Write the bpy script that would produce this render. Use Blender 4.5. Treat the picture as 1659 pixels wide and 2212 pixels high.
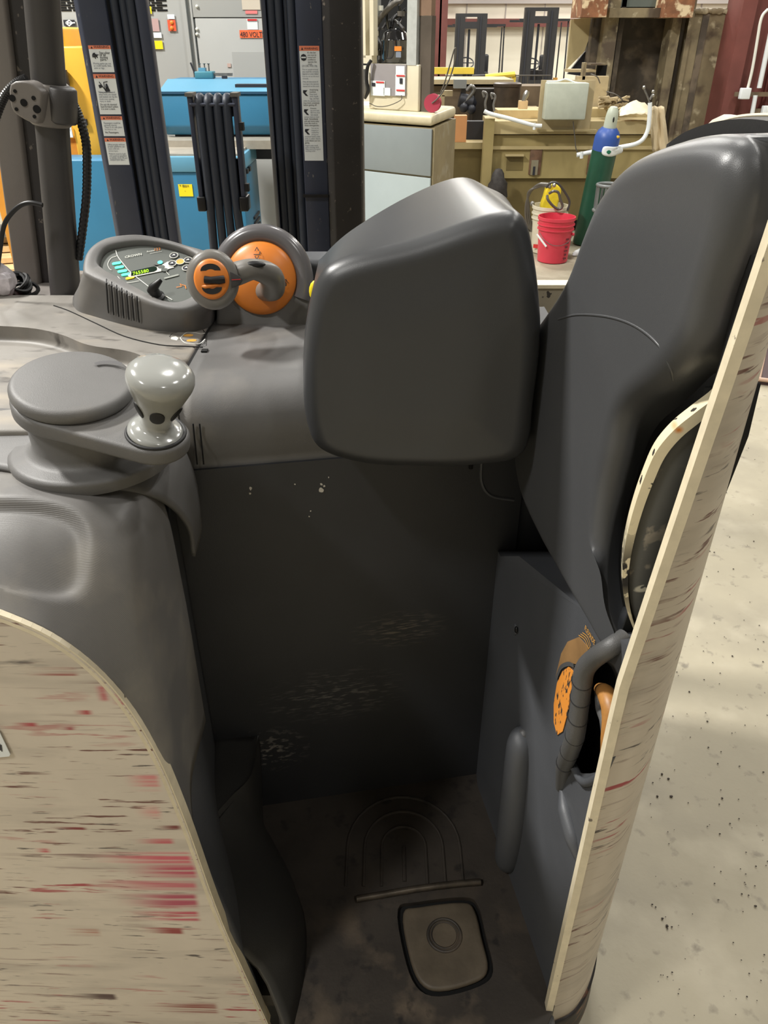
import bpy, bmesh, math, random
from mathutils import Vector, Matrix, noise as mnoise
random.seed(7)
SC = bpy.context.scene
COL = SC.collection
for o in list(bpy.data.objects): bpy.data.objects.remove(o)

# ---------------------------------------------------------------- camera, light, exposure
F = 1640.0; PW, PH = 1659.0, 2212.0
PITCH = math.radians(32.0); CAM = Vector((0, 0, 1.65))
cam = bpy.data.cameras.new('camera'); camo = bpy.data.objects.new('camera', cam); COL.objects.link(camo)
camo.location = CAM; camo.rotation_euler = (math.pi/2 - PITCH, 0, 0)
cam.sensor_fit = 'VERTICAL'; cam.sensor_height = 36.0; cam.sensor_width = 27.0; cam.lens = F/PH*36.0
cam.clip_start = 0.02; cam.clip_end = 200
SC.camera = camo
w = bpy.data.worlds.new('world'); SC.world = w; w.use_nodes = True
w.node_tree.nodes['Background'].inputs[0].default_value = (0.9, 0.93, 1.0, 1)
w.node_tree.nodes['Background'].inputs[1].default_value = 0.04
SC.view_settings.view_transform = 'Standard'; SC.view_settings.look = 'None'
SC.view_settings.gamma = 1.0; SC.view_settings.use_curve_mapping = False
SC.view_settings.exposure = -1.1
def area(name, loc, power, size=(0.5, 1.2), color=(1.0, 0.975, 0.925)):
    l = bpy.data.lights.new(name, 'AREA'); l.shape = 'RECTANGLE'; l.size, l.size_y = size
    l.energy = power; l.color = color
    o = bpy.data.objects.new(name, l); COL.objects.link(o); o.location = loc
    return o
LIGHTS = [(-4.7, 2.75, 6.6, 2150), (-3.4, -1.8, 6.6, 470), (2.6, -2.2, 6.6, 120), (0.8, 4.6, 6.6, 280), (-4.2, 6.6, 6.6, 340),
          (4.4, 6.2, 6.6, 420), (0.6, 9.6, 6.6, 560), (-4.4, 11.0, 6.6, 420), (5.4, 11.0, 6.6, 560), (0.5, 14.5, 6.6, 640),
          (5.8, 15.5, 6.6, 640), (3.6, 2.0, 6.6, 210), (0.5, 18.8, 6.6, 640), (6.0, 19.0, 6.6, 640)]
for i, (x, y, z, p) in enumerate(LIGHTS): area('high_bay_light', (x, y, z), p, (0.45, 0.9))

# ---------------------------------------------------------------- geometry helpers
CP, SP = math.cos(PITCH), math.sin(PITCH)
def ray(px, py):
    u = (px - PW/2)/F; v = (PH/2 - py)/F
    return Vector((u, CP + v*SP, -SP + v*CP))
def at(px, py, X=None, Y=None, Z=None, t=None):
    d = ray(px, py)
    if X is not None: t = (X - CAM.x)/d.x
    if Y is not None: t = (Y - CAM.y)/d.y
    if Z is not None: t = (Z - CAM.z)/d.z
    return CAM + d*t
def hit(px, py, p, n):
    d = ray(px, py); n = Vector(n); p = Vector(p)
    return CAM + d*((p - CAM).dot(n)/d.dot(n))
V = Vector
def cr(pts, n, closed=False):
    """Catmull-Rom through points, n output samples per segment."""
    pts = [V(p) for p in pts]; m = len(pts); out = []
    segs = m if closed else m-1
    for i in range(segs):
        if closed: p0, p1, p2, p3 = pts[(i-1) % m], pts[i], pts[(i+1) % m], pts[(i+2) % m]
        else:
            p1, p2 = pts[i], pts[i+1]
            p0 = pts[i-1] if i > 0 else p1*2 - p2
            p3 = pts[i+2] if i+2 < m else p2*2 - p1
        for k in range(n):
            t = k/n
            out.append(0.5*((2*p1) + (p2-p0)*t + (2*p0-5*p1+4*p2-p3)*t*t + (3*p1-p0-3*p2+p3)*t**3))
    if not closed: out.append(pts[-1].copy())
    return out

def frame(n, up=V((0, 0, 1))):
    n = V(n).normalized(); u = V(up)
    if abs(n.dot(u)) > 0.98: u = V((0, 1, 0))
    x = u.cross(n).normalized(); y = n.cross(x).normalized()
    return x, y, n

class B:
    def __init__(s): s.bm = bmesh.new()
    def v(s, p): return s.bm.verts.new(p)
    def f(s, vs):
        try: return s.bm.faces.new(vs)
        except ValueError: return None
    def hexa(s, p):   # 8 points: 4 bottom loop, 4 top loop
        vs = [s.v(q) for q in p]
        for q in ((0, 3, 2, 1), (4, 5, 6, 7), (0, 1, 5, 4), (1, 2, 6, 5), (2, 3, 7, 6), (3, 0, 4, 7)): s.f([vs[i] for i in q])
        return s
    def box(s, a, b):
        x0, y0, z0 = a; x1, y1, z1 = b
        return s.hexa([(x0, y0, z0), (x1, y0, z0), (x1, y1, z0), (x0, y1, z0), (x0, y0, z1), (x1, y0, z1), (x1, y1, z1), (x0, y1, z1)])
    def obox(s, c, ax, ay, az):   # centre and three half-axis vectors
        c, ax, ay, az = V(c), V(ax), V(ay), V(az)
        return s.hexa([c-ax-ay-az, c+ax-ay-az, c+ax+ay-az, c-ax+ay-az, c-ax-ay+az, c+ax-ay+az, c+ax+ay+az, c-ax+ay+az])
    def prism(s, pts, vec):
        vec = V(vec); a = [s.v(p) for p in pts]; b = [s.v(V(p)+vec) for p in pts]
        s.f(a[::-1]); s.f(b); n = len(a)
        for i in range(n): s.f([a[i], a[(i+1) % n], b[(i+1) % n], b[i]])
        return s
    def rings(s, rs, cap0=True, cap1=True, closed=True):
        R = [[s.v(p) for p in r] for r in rs]
        n = len(R[0])
        for a, b in zip(R, R[1:]):
            for i in range(n if closed else n-1): s.f([a[i], a[(i+1) % n], b[(i+1) % n], b[i]])
        if closed:
            if cap0: s.f(R[0][::-1])
            if cap1: s.f(R[-1])
        return s
    def tube(s, pts, r, seg=10, caps=True):
        pts = [V(p) for p in pts]; n = len(pts)
        rr = r if isinstance(r, (list, tuple)) else [r]*n
        if len(rr) != n:
            rr = [rr[int(i*(len(rr)-1)/(n-1))] + (rr[min(len(rr)-1, int(i*(len(rr)-1)/(n-1))+1)] - rr[int(i*(len(rr)-1)/(n-1))])*((i*(len(rr)-1)/(n-1)) % 1) for i in range(n)]
        rs = []; px = None
        for i, p in enumerate(pts):
            d = (pts[min(i+1, n-1)] - pts[max(i-1, 0)]).normalized()
            if px is None: px = frame(d)[0]
            x = (px - d*px.dot(d)).normalized(); px = x; y = d.cross(x)
            rs.append([p + (x*math.cos(2*math.pi*k/seg) + y*math.sin(2*math.pi*k/seg))*rr[i] for k in range(seg)])
        return s.rings(rs, caps, caps)
    def cyl(s, a, b, r, r2=None, seg=20): return s.tube([a, b], [r, r if r2 is None else r2], seg)
    def lathe(s, c, n, prof, seg=32, up=V((0, 0, 1)), sx=1.0, sy=1.0):
        c = V(c); x, y, n = frame(n, up)
        rs = [[c + n*h + (x*sx*math.cos(2*math.pi*k/seg) + y*sy*math.sin(2*math.pi*k/seg))*max(r, 1e-4) for k in range(seg)] for r, h in prof]
        return s.rings(rs)
    def sphere(s, c, r, seg=16, sc=(1, 1, 1)):
        m = Matrix.Translation(V(c)) @ Matrix.Diagonal((r*sc[0], r*sc[1], r*sc[2], 1))
        bmesh.ops.create_uvsphere(s.bm, u_segments=seg, v_segments=max(6, seg//2), radius=1, matrix=m); return s
    def torus(s, c, n, R, r, a0=0, a1=360, seg=40, rseg=12, up=V((0, 0, 1)), sx=1, sy=1):
        x, y, n = frame(n, up); c = V(c)
        full = abs(a1-a0) >= 360
        pts = [c + x*sx*R*math.cos(math.radians(a0+(a1-a0)*k/seg)) + y*sy*R*math.sin(math.radians(a0+(a1-a0)*k/seg)) for k in range(seg + (0 if full else 1))]
        if not full: return s.tube(pts, r, rseg)
        rs = []
        for k, p in enumerate(pts):
            o = (p-c).normalized()
            rs.append([p + (o*math.cos(2*math.pi*j/rseg) + n*math.sin(2*math.pi*j/rseg))*r for j in range(rseg)])
        R_ = [[s.v(q) for q in ring] for ring in rs]
        for i in range(len(R_)):
            a, b = R_[i], R_[(i+1) % len(R_)]
            for j in range(rseg): s.f([a[j], a[(j+1) % rseg], b[(j+1) % rseg], b[j]])
        return s
    def grid(s, rows):
        R = [[s.v(p) for p in r] for r in rows]
        for a, b in zip(R, R[1:]):
            for i in range(len(a)-1): s.f([a[i], a[i+1], b[i+1], b[i]])
        return s
    def bevel(s, w_, seg=3, ang=30):
        bmesh.ops.recalc_face_normals(s.bm, faces=s.bm.faces)
        es = [e for e in s.bm.edges if len(e.link_faces) == 2 and e.calc_face_angle(0) > math.radians(ang)]
        bmesh.ops.bevel(s.bm, geom=es, offset=w_, segments=seg, affect='EDGES', profile=0.5, clamp_overlap=True); return s
    def obj(s, name, mat, parent=None, smooth=40, label=None, recalc=True, thick=None, sub=0, kind=None):
        bm = s.bm
        if recalc: bmesh.ops.recalc_face_normals(bm, faces=bm.faces)
        me = bpy.data.meshes.new(name); bm.to_mesh(me); bm.free()
        me.materials.append(mat)
        o = bpy.data.objects.new(name, me); COL.objects.link(o)
        if smooth:
            for p in me.polygons: p.use_smooth = True
            try: me.set_sharp_from_angle(angle=math.radians(smooth))
            except Exception: pass
        if parent is not None: adopt(o, parent)
        if label: o['label'] = label
        if kind: o['kind'] = kind
        if thick:
            m = o.modifiers.new('thick', 'SOLIDIFY'); m.thickness = thick; m.offset = -1
        if sub:
            m = o.modifiers.new('sub', 'SUBSURF'); m.levels = sub; m.render_levels = sub
        return o
def wloc(o):
    l = V((0, 0, 0))
    while o is not None: l = l + o.location; o = o.parent if False else None
    return l
def adopt(o, parent):
    o.parent = parent
    o.matrix_parent_inverse = Matrix.Translation(-parent.location) if parent.type == 'EMPTY' else Matrix.Identity(4)
def loft(rows, nu=6, nv=6):
    """smooth surface through a grid of control points"""
    R = [cr(r, nu) for r in rows]
    cols = [cr([R[j][i] for j in range(len(R))], nv) for i in range(len(R[0]))]
    return [[cols[i][j] for i in range(len(cols))] for j in range(len(cols[0]))]
def tag(o, label, cat, group=None, kind=None):
    o['label'] = label; o['category'] = cat
    if group: o['group'] = group
    if kind: o['kind'] = kind
    return o
def thing(name, loc, label, cat, group=None):
    o = bpy.data.objects.new(name, None); COL.objects.link(o); o.location = loc; o.empty_display_size = 0.1
    return tag(o, label, cat, group)
def struct(o): o['kind'] = 'structure'; return o
def copy_tree(o, off, label=None):
    c = o.copy(); COL.objects.link(c); c.location = o.location + V(off)
    for ch in list(o.children):
        d = ch.copy(); COL.objects.link(d); d.parent = c
        for g in list(ch.children):
            e = g.copy(); COL.objects.link(e); e.parent = d
    if label: c['label'] = label
    return c
def cushion(front, back, r, dome=0.0, n=6, seg=8, rb=None, soft=0, pair=False):
    """rounded solid between two matching closed outlines"""
    rv = None
    if isinstance(r, (list, tuple)):
        m_ = len(r); rv = [r[i]*(1-k/n) + r[(i+1) % m_]*(k/n) for i in range(m_) for k in range(n)]; r = max(r)
    rb = rb or r
    Fp = cr(front, n, True); Bp = cr(back, n, True)
    rv = rv or [r]*len(Fp)
    cF = sum(Fp, V((0, 0, 0)))/len(Fp); cB = sum(Bp, V((0, 0, 0)))/len(Bp)
    def nrm(P, c):
        a = V((0, 0, 0))
        for i in range(len(P)): a += (P[i]-c).cross(P[(i+1) % len(P)]-c)
        return a.normalized()
    nF = nrm(Fp, cF)
    if nF.dot(cF-cB) < 0: nF = -nF
    def inw(P, i, nn):
        t = (P[(i+1) % len(P)] - P[i-1]).normalized(); k = nn.cross(t)
        if k.dot(P[i]-(cF if P is Fp else cB)) > 0: k = -k
        return k
    inF = [inw(Fp, i, nF) for i in range(len(Fp))]; inB = [inw(Bp, i, nF) for i in range(len(Bp))]
    rs = []
    def relax(P, it):
        for _ in range(it): P = [P[i]*0.5 + (P[i-1] + P[(i+1) % len(P)])*0.25 for i in range(len(P))]
        return P
    def side_ring(a): return relax([Fp[i] - nF*rv[i]*(1-math.sin(a)) + inF[i]*rv[i]*(1-math.cos(a)) for i in range(len(Fp))], int(soft*(1-math.cos(a))))
    top = side_ring(math.pi/2); cT = sum(top, V((0, 0, 0)))/len(top)
    for k in range(0, 0 if pair else 8):   # front face, from centre out
        f = 0.02 + 0.98*k/8.0
        rs.append([cT + (q-cT)*f + nF*dome*(1-f*f) for q in relax(top, int(soft*(1-f)))])
    for k in range(seg+1): rs.append(side_ring(math.pi/2*(1-k/seg)))
    for k in range(seg+1):
        a = math.pi/2*k/seg
        rs.append([Bp[i] + nF*rb*(1-math.sin(a)) + inB[i]*rb*(1-math.cos(a)) for i in range(len(Bp))])
    b = B()
    if not pair: return b.rings(rs)
    b.rings(rs[1:], False, True) if False else None
    R_ = [[b.v(p) for p in r_] for r_ in rs]; N_ = len(R_[0])
    for a, c in zip(R_, R_[1:]):
        for i in range(N_): b.f([a[i], a[(i+1) % N_], c[(i+1) % N_], c[i]])
    b.f(R_[-1]); M_ = 14; prev = None; top = R_[0]
    for i in range(0, N_//2+1):
        a, c = top[i], top[(N_-i) % N_]
        if a is c: row = [a]*(M_+1)
        else:
            row = [a]
            for k in range(1, M_):
                q = a.co.lerp(c.co, k/M_); w_ = min(1.0, min((q-t_.co).length for t_ in top)/0.07); row.append(b.v(q + nF*dome*w_*w_*(3-2*w_)))
            row.append(c)
        if prev:
            for k in range(M_):
                q = []
                for v_ in (prev[k], prev[k+1], row[k+1], row[k]):
                    if v_ not in q: q.append(v_)
                if len(q) > 2: b.f(q)
        prev = row
    return b
from mathutils.bvhtree import BVHTree
def surf(o):
    """point on an object's surface along a line of sight, lifted by off along its normal"""
    me = o.data; t = BVHTree.FromPolygons([v.co.copy() for v in me.vertices], [tuple(p.vertices) for p in me.polygons])
    def f(px, py, off=0.0):
        d = ray(px, py).normalized(); h, n, i, k = t.ray_cast(CAM, d)
        if h is None: raise RuntimeError('surf miss %s %s %s' % (o.name, px, py))
        if n.dot(d) > 0: n = -n
        return h + n*off
    f.n = lambda px, py: (lambda r: -r[1] if r[1].dot(ray(px, py)) > 0 else r[1])(t.ray_cast(CAM, ray(px, py).normalized()))
    return f
def carve(o, cutter):
    m = o.modifiers.new('c', 'BOOLEAN'); m.object = cutter; m.solver = 'EXACT'; m.operation = 'DIFFERENCE'
    bpy.context.view_layer.update(); dg = bpy.context.evaluated_depsgraph_get()
    me = bpy.data.meshes.new_from_object(o.evaluated_get(dg)); old = o.data
    o.modifiers.clear(); o.data = me; me.name = o.name
    bpy.data.objects.remove(cutter)
    for p in me.polygons: p.use_smooth = True
    try: me.set_sharp_from_angle(angle=math.radians(35))
    except Exception: pass
def text_mesh(s):
    cu = bpy.data.curves.new('lettering', 'FONT'); cu.body = s; cu.size = 1; cu.extrude = 0.01; cu.resolution_u = 2
    o = bpy.data.objects.new('lettering', cu); COL.objects.link(o)
    bpy.context.view_layer.update()
    me = bpy.data.meshes.new_from_object(o.evaluated_get(bpy.context.evaluated_depsgraph_get()))
    bpy.data.objects.remove(o); bpy.data.curves.remove(cu); return me
def lettering(s, A, Bp, n, mat, parent=None, hs=1.0, name='lettering', off=0.0008, bold=False):
    """text whose baseline runs from A to Bp on a surface with normal n"""
    A, Bp, n = V(A), V(Bp), V(n).normalized(); x = (Bp-A); L = x.length; x = x/L; y = n.cross(x).normalized()
    me = text_mesh(s); xs = [v.co.x for v in me.vertices]; x0, x1 = min(xs), max(xs); k = L/(x1-x0)
    for v in me.vertices:
        c = v.co.copy()
        v.co = A + x*((c.x-x0)*k) + y*(c.y*k*hs) + n*(off + c.z*k*0.3)
    me.materials.clear(); me.materials.append(mat); me.name = name
    o = bpy.data.objects.new(name, me); COL.objects.link(o)
    if parent is not None: adopt(o, parent)
    return o
def ribbon(pts, n, w_, h=0.0006):
    n = V(n).normalized(); pts = [V(p) for p in pts]; b = B(); m = len(pts); A = []; C = []
    for i, p in enumerate(pts):
        d = (pts[min(i+1, m-1)] - pts[max(i-1, 0)]).normalized(); s_ = n.cross(d)*w_/2
        A.append(p+s_+n*h); C.append(p-s_+n*h)
    b.grid([A, C]); return b

# ---------------------------------------------------------------- materials
MATS = {}
def srgb(c): return tuple((x/255/12.92) if x/255 <= 0.04045 else ((x/255+0.055)/1.055)**2.4 for x in c)
def mat(name, c, rough=0.5, metal=0.0, var=0.0, scale=8.0, c2=None, bump=0.0, bscale=200.0, spec=0.5, emit=None, estr=0, coat=0.0, stretch=(1, 1, 1), rvar=0.0, trans=0.0, ramp=(0.35, 0.7)):
    m = bpy.data.materials.new(name); m.use_nodes = True; nt = m.node_tree; N, L = nt.nodes, nt.links
    p = N['Principled BSDF']; c = srgb(c); p.inputs['Base Color'].default_value = (*c, 1)
    p.inputs['Roughness'].default_value = rough; p.inputs['Metallic'].default_value = metal
    p.inputs['Specular IOR Level'].default_value = spec; p.inputs['Coat Weight'].default_value = coat
    if trans: p.inputs['Transmission Weight'].default_value = trans
    if emit: p.inputs['Emission Color'].default_value = (*srgb(emit), 1); p.inputs['Emission Strength'].default_value = estr
    tc = mp = None
    if var or bump or rvar or c2:
        tc = N.new('ShaderNodeTexCoord'); mp = N.new('ShaderNodeMapping'); L.new(tc.outputs['Object'], mp.inputs[0]); mp.inputs['Scale'].default_value = stretch
    if var or c2 or rvar:
        nz = N.new('ShaderNodeTexNoise'); nz.inputs['Scale'].default_value = scale; nz.inputs['Detail'].default_value = 6; nz.inputs['Roughness'].default_value = 0.6
        L.new(mp.outputs[0], nz.inputs['Vector'])
        rp = N.new('ShaderNodeMapRange'); rp.inputs['From Min'].default_value = ramp[0]; rp.inputs['From Max'].default_value = ramp[1]
        L.new(nz.outputs['Fac'], rp.inputs['Value'])
        if var or c2:
            mx = N.new('ShaderNodeMix'); mx.data_type = 'RGBA'; L.new(rp.outputs[0], mx.inputs['Factor'])
            mx.inputs['A'].default_value = (*[x*(1-var) for x in c], 1)
            mx.inputs['B'].default_value = (*(srgb(c2) if c2 else [min(1, x*(1+var)) for x in c]), 1)
            L.new(mx.outputs['Result'], p.inputs['Base Color'])
        if rvar:
            r2 = N.new('ShaderNodeMapRange'); r2.inputs['To Min'].default_value = rough-rvar; r2.inputs['To Max'].default_value = rough+rvar
            L.new(nz.outputs['Fac'], r2.inputs['Value']); L.new(r2.outputs[0], p.inputs['Roughness'])
    if bump:
        n2 = N.new('ShaderNodeTexNoise'); n2.inputs['Scale'].default_value = bscale; n2.inputs['Detail'].default_value = 3
        L.new(tc.outputs['Object'], n2.inputs['Vector'])
        bp = N.new('ShaderNodeBump'); bp.inputs['Strength'].default_value = bump; bp.inputs['Distance'].default_value = 0.001
        L.new(n2.outputs['Fac'], bp.inputs['Height']); L.new(bp.outputs[0], p.inputs['Normal'])
    MATS[name] = m; return m
def overlay(m, col, masks, rough=None):
    """mix a flat wear colour over a material where a product of noise masks says so.
    masks: list of (scale xyz, noise scale, lo, hi) or ('box', centre, half, soft)"""
    nt = m.node_tree; N, L = nt.nodes, nt.links; p = N['Principled BSDF']; tc = N.new('ShaderNodeTexCoord'); cur = None
    for mk in masks:
        if mk[0] == 'fade':
            _, xa_, xb_, xc_, xd_, za_, zb_, zs_ = mk
            sx = N.new('ShaderNodeSeparateXYZ'); L.new(tc.outputs['Object'], sx.inputs[0])
            def mrn(sock, a_, b_):
                q = N.new('ShaderNodeMapRange'); q.interpolation_type = 'SMOOTHSTEP'; q.inputs['From Min'].default_value = a_; q.inputs['From Max'].default_value = b_; L.new(sock, q.inputs['Value']); return q
            m1, m2, m3, m4 = mrn(sx.outputs[0], xa_, xb_), mrn(sx.outputs[0], xd_, xc_), mrn(sx.outputs[2], za_, za_+zs_), mrn(sx.outputs[2], zb_, zb_-zs_)
            acc = m1.outputs[0]
            for q in (m2, m3, m4):
                u_ = N.new('ShaderNodeMath'); u_.operation = 'MULTIPLY'; L.new(acc, u_.inputs[0]); L.new(q.outputs[0], u_.inputs[1]); acc = u_.outputs[0]
            mr = u_
        elif mk[0] == 'box':
            _, c, h, soft = mk
            sub = N.new('ShaderNodeVectorMath'); sub.operation = 'SUBTRACT'; L.new(tc.outputs['Object'], sub.inputs[0]); sub.inputs[1].default_value = c
            dv = N.new('ShaderNodeVectorMath'); dv.operation = 'DIVIDE'; L.new(sub.outputs[0], dv.inputs[0]); dv.inputs[1].default_value = h
            ln = N.new('ShaderNodeVectorMath'); ln.operation = 'LENGTH'; L.new(dv.outputs[0], ln.inputs[0])
            mr = N.new('ShaderNodeMapRange'); mr.inputs['From Min'].default_value = 1.0; mr.inputs['From Max'].default_value = 1.0-soft
            L.new(ln.outputs['Value'], mr.inputs['Value'])
        else:
            sc, ns, lo, hi = mk
            mp = N.new('ShaderNodeMapping'); mp.inputs['Scale'].default_value = sc; L.new(tc.outputs['Object'], mp.inputs[0])
            nz = N.new('ShaderNodeTexNoise'); nz.inputs['Scale'].default_value = ns; nz.inputs['Detail'].default_value = 4; L.new(mp.outputs[0], nz.inputs['Vector'])
            mr = N.new('ShaderNodeMapRange'); mr.inputs['From Min'].default_value = lo; mr.inputs['From Max'].default_value = hi
            L.new(nz.outputs['Fac'], mr.inputs['Value'])
        if cur is None: cur = mr.outputs[0]
        else:
            mu = N.new('ShaderNodeMath'); mu.operation = 'MULTIPLY'; L.new(cur, mu.inputs[0]); L.new(mr.outputs[0], mu.inputs[1]); cur = mu.outputs[0]
    mx = N.new('ShaderNodeMix'); mx.data_type = 'RGBA'; L.new(cur, mx.inputs['Factor'])
    src = p.inputs['Base Color']
    if src.links: L.new(src.links[0].from_socket, mx.inputs['A'])
    else: mx.inputs['A'].default_value = src.default_value
    mx.inputs['B'].default_value = (*srgb(col), 1); L.new(mx.outputs['Result'], src)
    return m

M_gray = mat('grey_plastic', (106, 105, 104), 0.5, var=0.12, scale=5, bump=0.25, bscale=900, rvar=0.1)
overlay(M_gray, (122, 118, 112), [((1, 1, 1), 9.0, 0.55, 0.8)])
M_graytex = mat('grey_grained_plastic', (84, 84, 84), 0.46, var=0.1, scale=4, bump=0.4, bscale=700)
M_work = mat('grey_worn_worktop', (132, 128, 122), 0.5, var=0.18, scale=6, bump=0.2, bscale=700)
overlay(M_work, (160, 150, 135), [((1, 3, 1), 6.0, 0.5, 0.8)])
overlay(M_work, (70, 66, 62), [((1, 2.5, 1), 13.0, 0.6, 0.72)])
M_vinyl = mat('dark_grey_vinyl', (62, 63, 65), 0.34, var=0.06, scale=3, bump=0.15, bscale=1200, spec=0.5)
M_vinyl2 = mat('dark_grey_backrest_vinyl', (74, 75, 77), 0.34, var=0.06, scale=3, bump=0.15, bscale=1200, spec=0.5)
M_inner = mat('dark_scuffed_liner', (46, 47, 50), 0.5, var=0.15, scale=4, bump=0.15, bscale=500)
overlay(M_inner, (130, 126, 120), [((1, 1, 2), 60.0, 0.53, 0.64), ('box', (-0.24, 1.08, 0.42), (0.10, 0.3, 0.07), 0.9)])
overlay(M_inner, (112, 110, 106), [((1, 1, 6), 40.0, 0.52, 0.66), ('box', (-0.10, 1.1, 0.55), (0.16, 0.3, 0.08), 0.9)])
overlay(M_inner, (112, 106, 98), [((1, 1, 6), 40.0, 0.50, 0.64), ('box', (0.03, 1.1, 0.70), (0.10, 0.3, 0.05), 0.9)])
M_side = mat('grey_side_moulding', (78, 80, 84), 0.48, var=0.1, scale=5, bump=0.2, bscale=700)
M_dark = mat('near_black_rubber', (30, 30, 31), 0.6, bump=0.2)
M_black = mat('black_plastic', (20, 20, 22), 0.4)
M_gap = mat('black_gap', (8, 8, 8), 0.9)
M_mast = mat('black_painted_mast_steel', (50, 56, 73), 0.42, var=0.12, scale=5, bump=0.1, bscale=300)
overlay(M_mast, (120, 118, 112), [((1, 1, 0.4), 90.0, 0.68, 0.74)])
M_mast2 = mat('brown_black_mast_steel', (42, 40, 41), 0.5, var=0.15, scale=9)
overlay(M_mast2, (120, 112, 104), [((1, 1, 1), 70.0, 0.66, 0.74)])
M_hose = mat('black_hose_rubber', (46, 52, 64), 0.5, bump=0.3, bscale=500)
M_guard = mat('grey_guard_paint', (120, 115, 111), 0.45, var=0.05, scale=5, bump=0.2, bscale=600)
M_guardd = mat('dark_guard_paint', (66, 64, 64), 0.42, bump=0.2, bscale=600)
M_cream = mat('scraped_cream_steel', (212, 201, 186), 0.5, var=0.08, scale=4, bump=0.1, bscale=120)
overlay(M_cream, (170, 161, 150), [((2, 2, 10), 2.0, 0.5, 0.8)])
overlay(M_cream, (150, 128, 120), [((3, 3, 60), 2.2, 0.59, 0.68), ((1, 1, 1), 5.0, 0.42, 0.6)])
overlay(M_cream, (112, 72, 64), [((7, 7, 90), 1.6, 0.615, 0.66), ((1, 1, 1), 7.0, 0.44, 0.56)])
overlay(M_cream, (92, 84, 80), [((14, 14, 130), 1.3, 0.625, 0.67), ((1, 1, 1), 6.0, 0.45, 0.58)])
overlay(M_cream, (170, 66, 74), [((5, 5, 60), 1.7, 0.61, 0.66), ((1, 1, 1), 4.0, 0.5, 0.62)])
M_creamL = M_cream.copy()
def smear(m, px0, px1, py0, py1, col=(196, 84, 100), Y=0.65, f0=0.30, f1=0.46):
    a, c = at(px0, py1, Y=Y), at(px1, py0, Y=Y); w_ = c.x-a.x
    overlay(m, col, [((2.5, 2.5, 100), 1.4, f0-0.06, f1+0.07), ('fade', a.x, a.x+w_*0.75, c.x-0.010, c.x+0.001, a.z, c.z, abs(c.z-a.z)*0.22)])
smear(M_creamL, 175, 415, 1838, 1868, (206, 92, 108), f0=0.38, f1=0.5); smear(M_creamL, 255, 425, 1862, 1900, (186, 78, 98), f0=0.34)
smear(M_creamL, 170, 427, 1900, 1928, (196, 100, 112), f0=0.38, f1=0.52); smear(M_creamL, 240, 428, 1928, 1965, (176, 74, 96), f0=0.34)
smear(M_creamL, 262, 432, 1966, 1992, (192, 70, 92), f0=0.40, f1=0.5); smear(M_creamL, 300, 398, 2004, 2020, (150, 56, 56), f0=0.3)
smear(M_creamL, 268, 345, 1668, 1712, (208, 132, 132), f0=0.36, f1=0.5); smear(M_creamL, 290, 348, 1735, 1772, (212, 140, 136), f0=0.38, f1=0.5)
smear(M_creamL, 285, 378, 1810, 1824, (196, 96, 104)); smear(M_creamL, 330, 395, 1782, 1794, (120, 52, 50)); smear(M_creamL, 95, 190, 1788, 1795, (128, 44, 46), f0=0.2, f1=0.3)
smear(M_creamL, 208, 232, 1478, 1518, (186, 80, 92), f0=0.2); smear(M_creamL, 238, 286, 1486, 1532, (176, 70, 82), f0=0.42, f1=0.5)
smear(M_creamL, 155, 202, 1533, 1545, (178, 72, 78)); smear(M_creamL, 20, 85, 1560, 1570, (176, 72, 80)); smear(M_creamL, 130, 165, 1570, 1578, (160, 60, 70), f0=0.2)
smear(M_creamL, 40, 170, 1440, 1462, (150, 66, 62), f0=0.40, f1=0.48); smear(M_creamL, 140, 250, 2155, 2170, (84, 60, 58), f0=0.25); smear(M_creamL, 290, 470, 2165, 2195, (150, 84, 76), f0=0.45, f1=0.5)
smear(M_creamL, 70, 108, 1836, 1848, (196, 70, 84), f0=0.2); smear(M_creamL, 130, 215, 2010, 2030, (176, 116, 98), f0=0.40, f1=0.5)
overlay(M_creamL, (110, 104, 100), [((4, 4, 20), 3, 0.5, 0.6), ('box', tuple(at(30, 1428, Y=0.65)), (0.06, 0.5, 0.02), 0.8)])
M_rim = mat('cream_edge_steel', (226, 214, 186), 0.5, var=0.08, scale=40)
overlay(M_rim, (120, 108, 96), [((1, 1, 1), 60.0, 0.69, 0.74)])
M_floor2 = mat('worn_floor_mat', (60, 54, 48), 0.6, var=0.25, scale=9, bump=0.4, bscale=150, c2=None)
overlay(M_floor2, (112, 98, 82), [((1, 1, 1), 12.0, 0.52, 0.72), ('box', (0.05, 0.66, 0.25), (0.35, 0.28, 0.3), 0.9)])
overlay(M_floor2, (40, 36, 33), [((1, 1, 1), 30.0, 0.6, 0.72)])
M_pedal = mat('worn_pedal_rubber', (94, 84, 70), 0.55, var=0.2, scale=20, bump=0.3, bscale=150)
M_orange = mat('orange_plastic', (226, 132, 52), 0.38, var=0.05, scale=6, spec=0.5)
M_orange2 = mat('chipped_orange_decal', (232, 150, 62), 0.5)
overlay(M_orange2, (58, 56, 54), [((3, 3, 1), 55.0, 0.56, 0.60)])
M_brown = mat('faded_orange_decal', (150, 116, 76), 0.5, var=0.3, scale=8)
M_knob = mat('glossy_grey_knob', (156, 157, 153), 0.16, spec=0.6, coat=0.3)
M_head = mat('control_handle_grey', (120, 117, 112), 0.36)
M_screen = mat('dark_display_glass', (12, 34, 22), 0.2)
M_face = mat('display_face', (92, 96, 92), 0.42, bump=0.05)
M_led = mat('green_led', (90, 255, 200), 0.4, emit=(70, 255, 190), estr=2.2)
M_digit = mat('green_digits', (180, 255, 40), 0.4, emit=(170, 255, 20), estr=1.6)
M_ledy = mat('yellow_led', (250, 220, 40), 0.4, emit=(250, 210, 20), estr=0.8)
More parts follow.
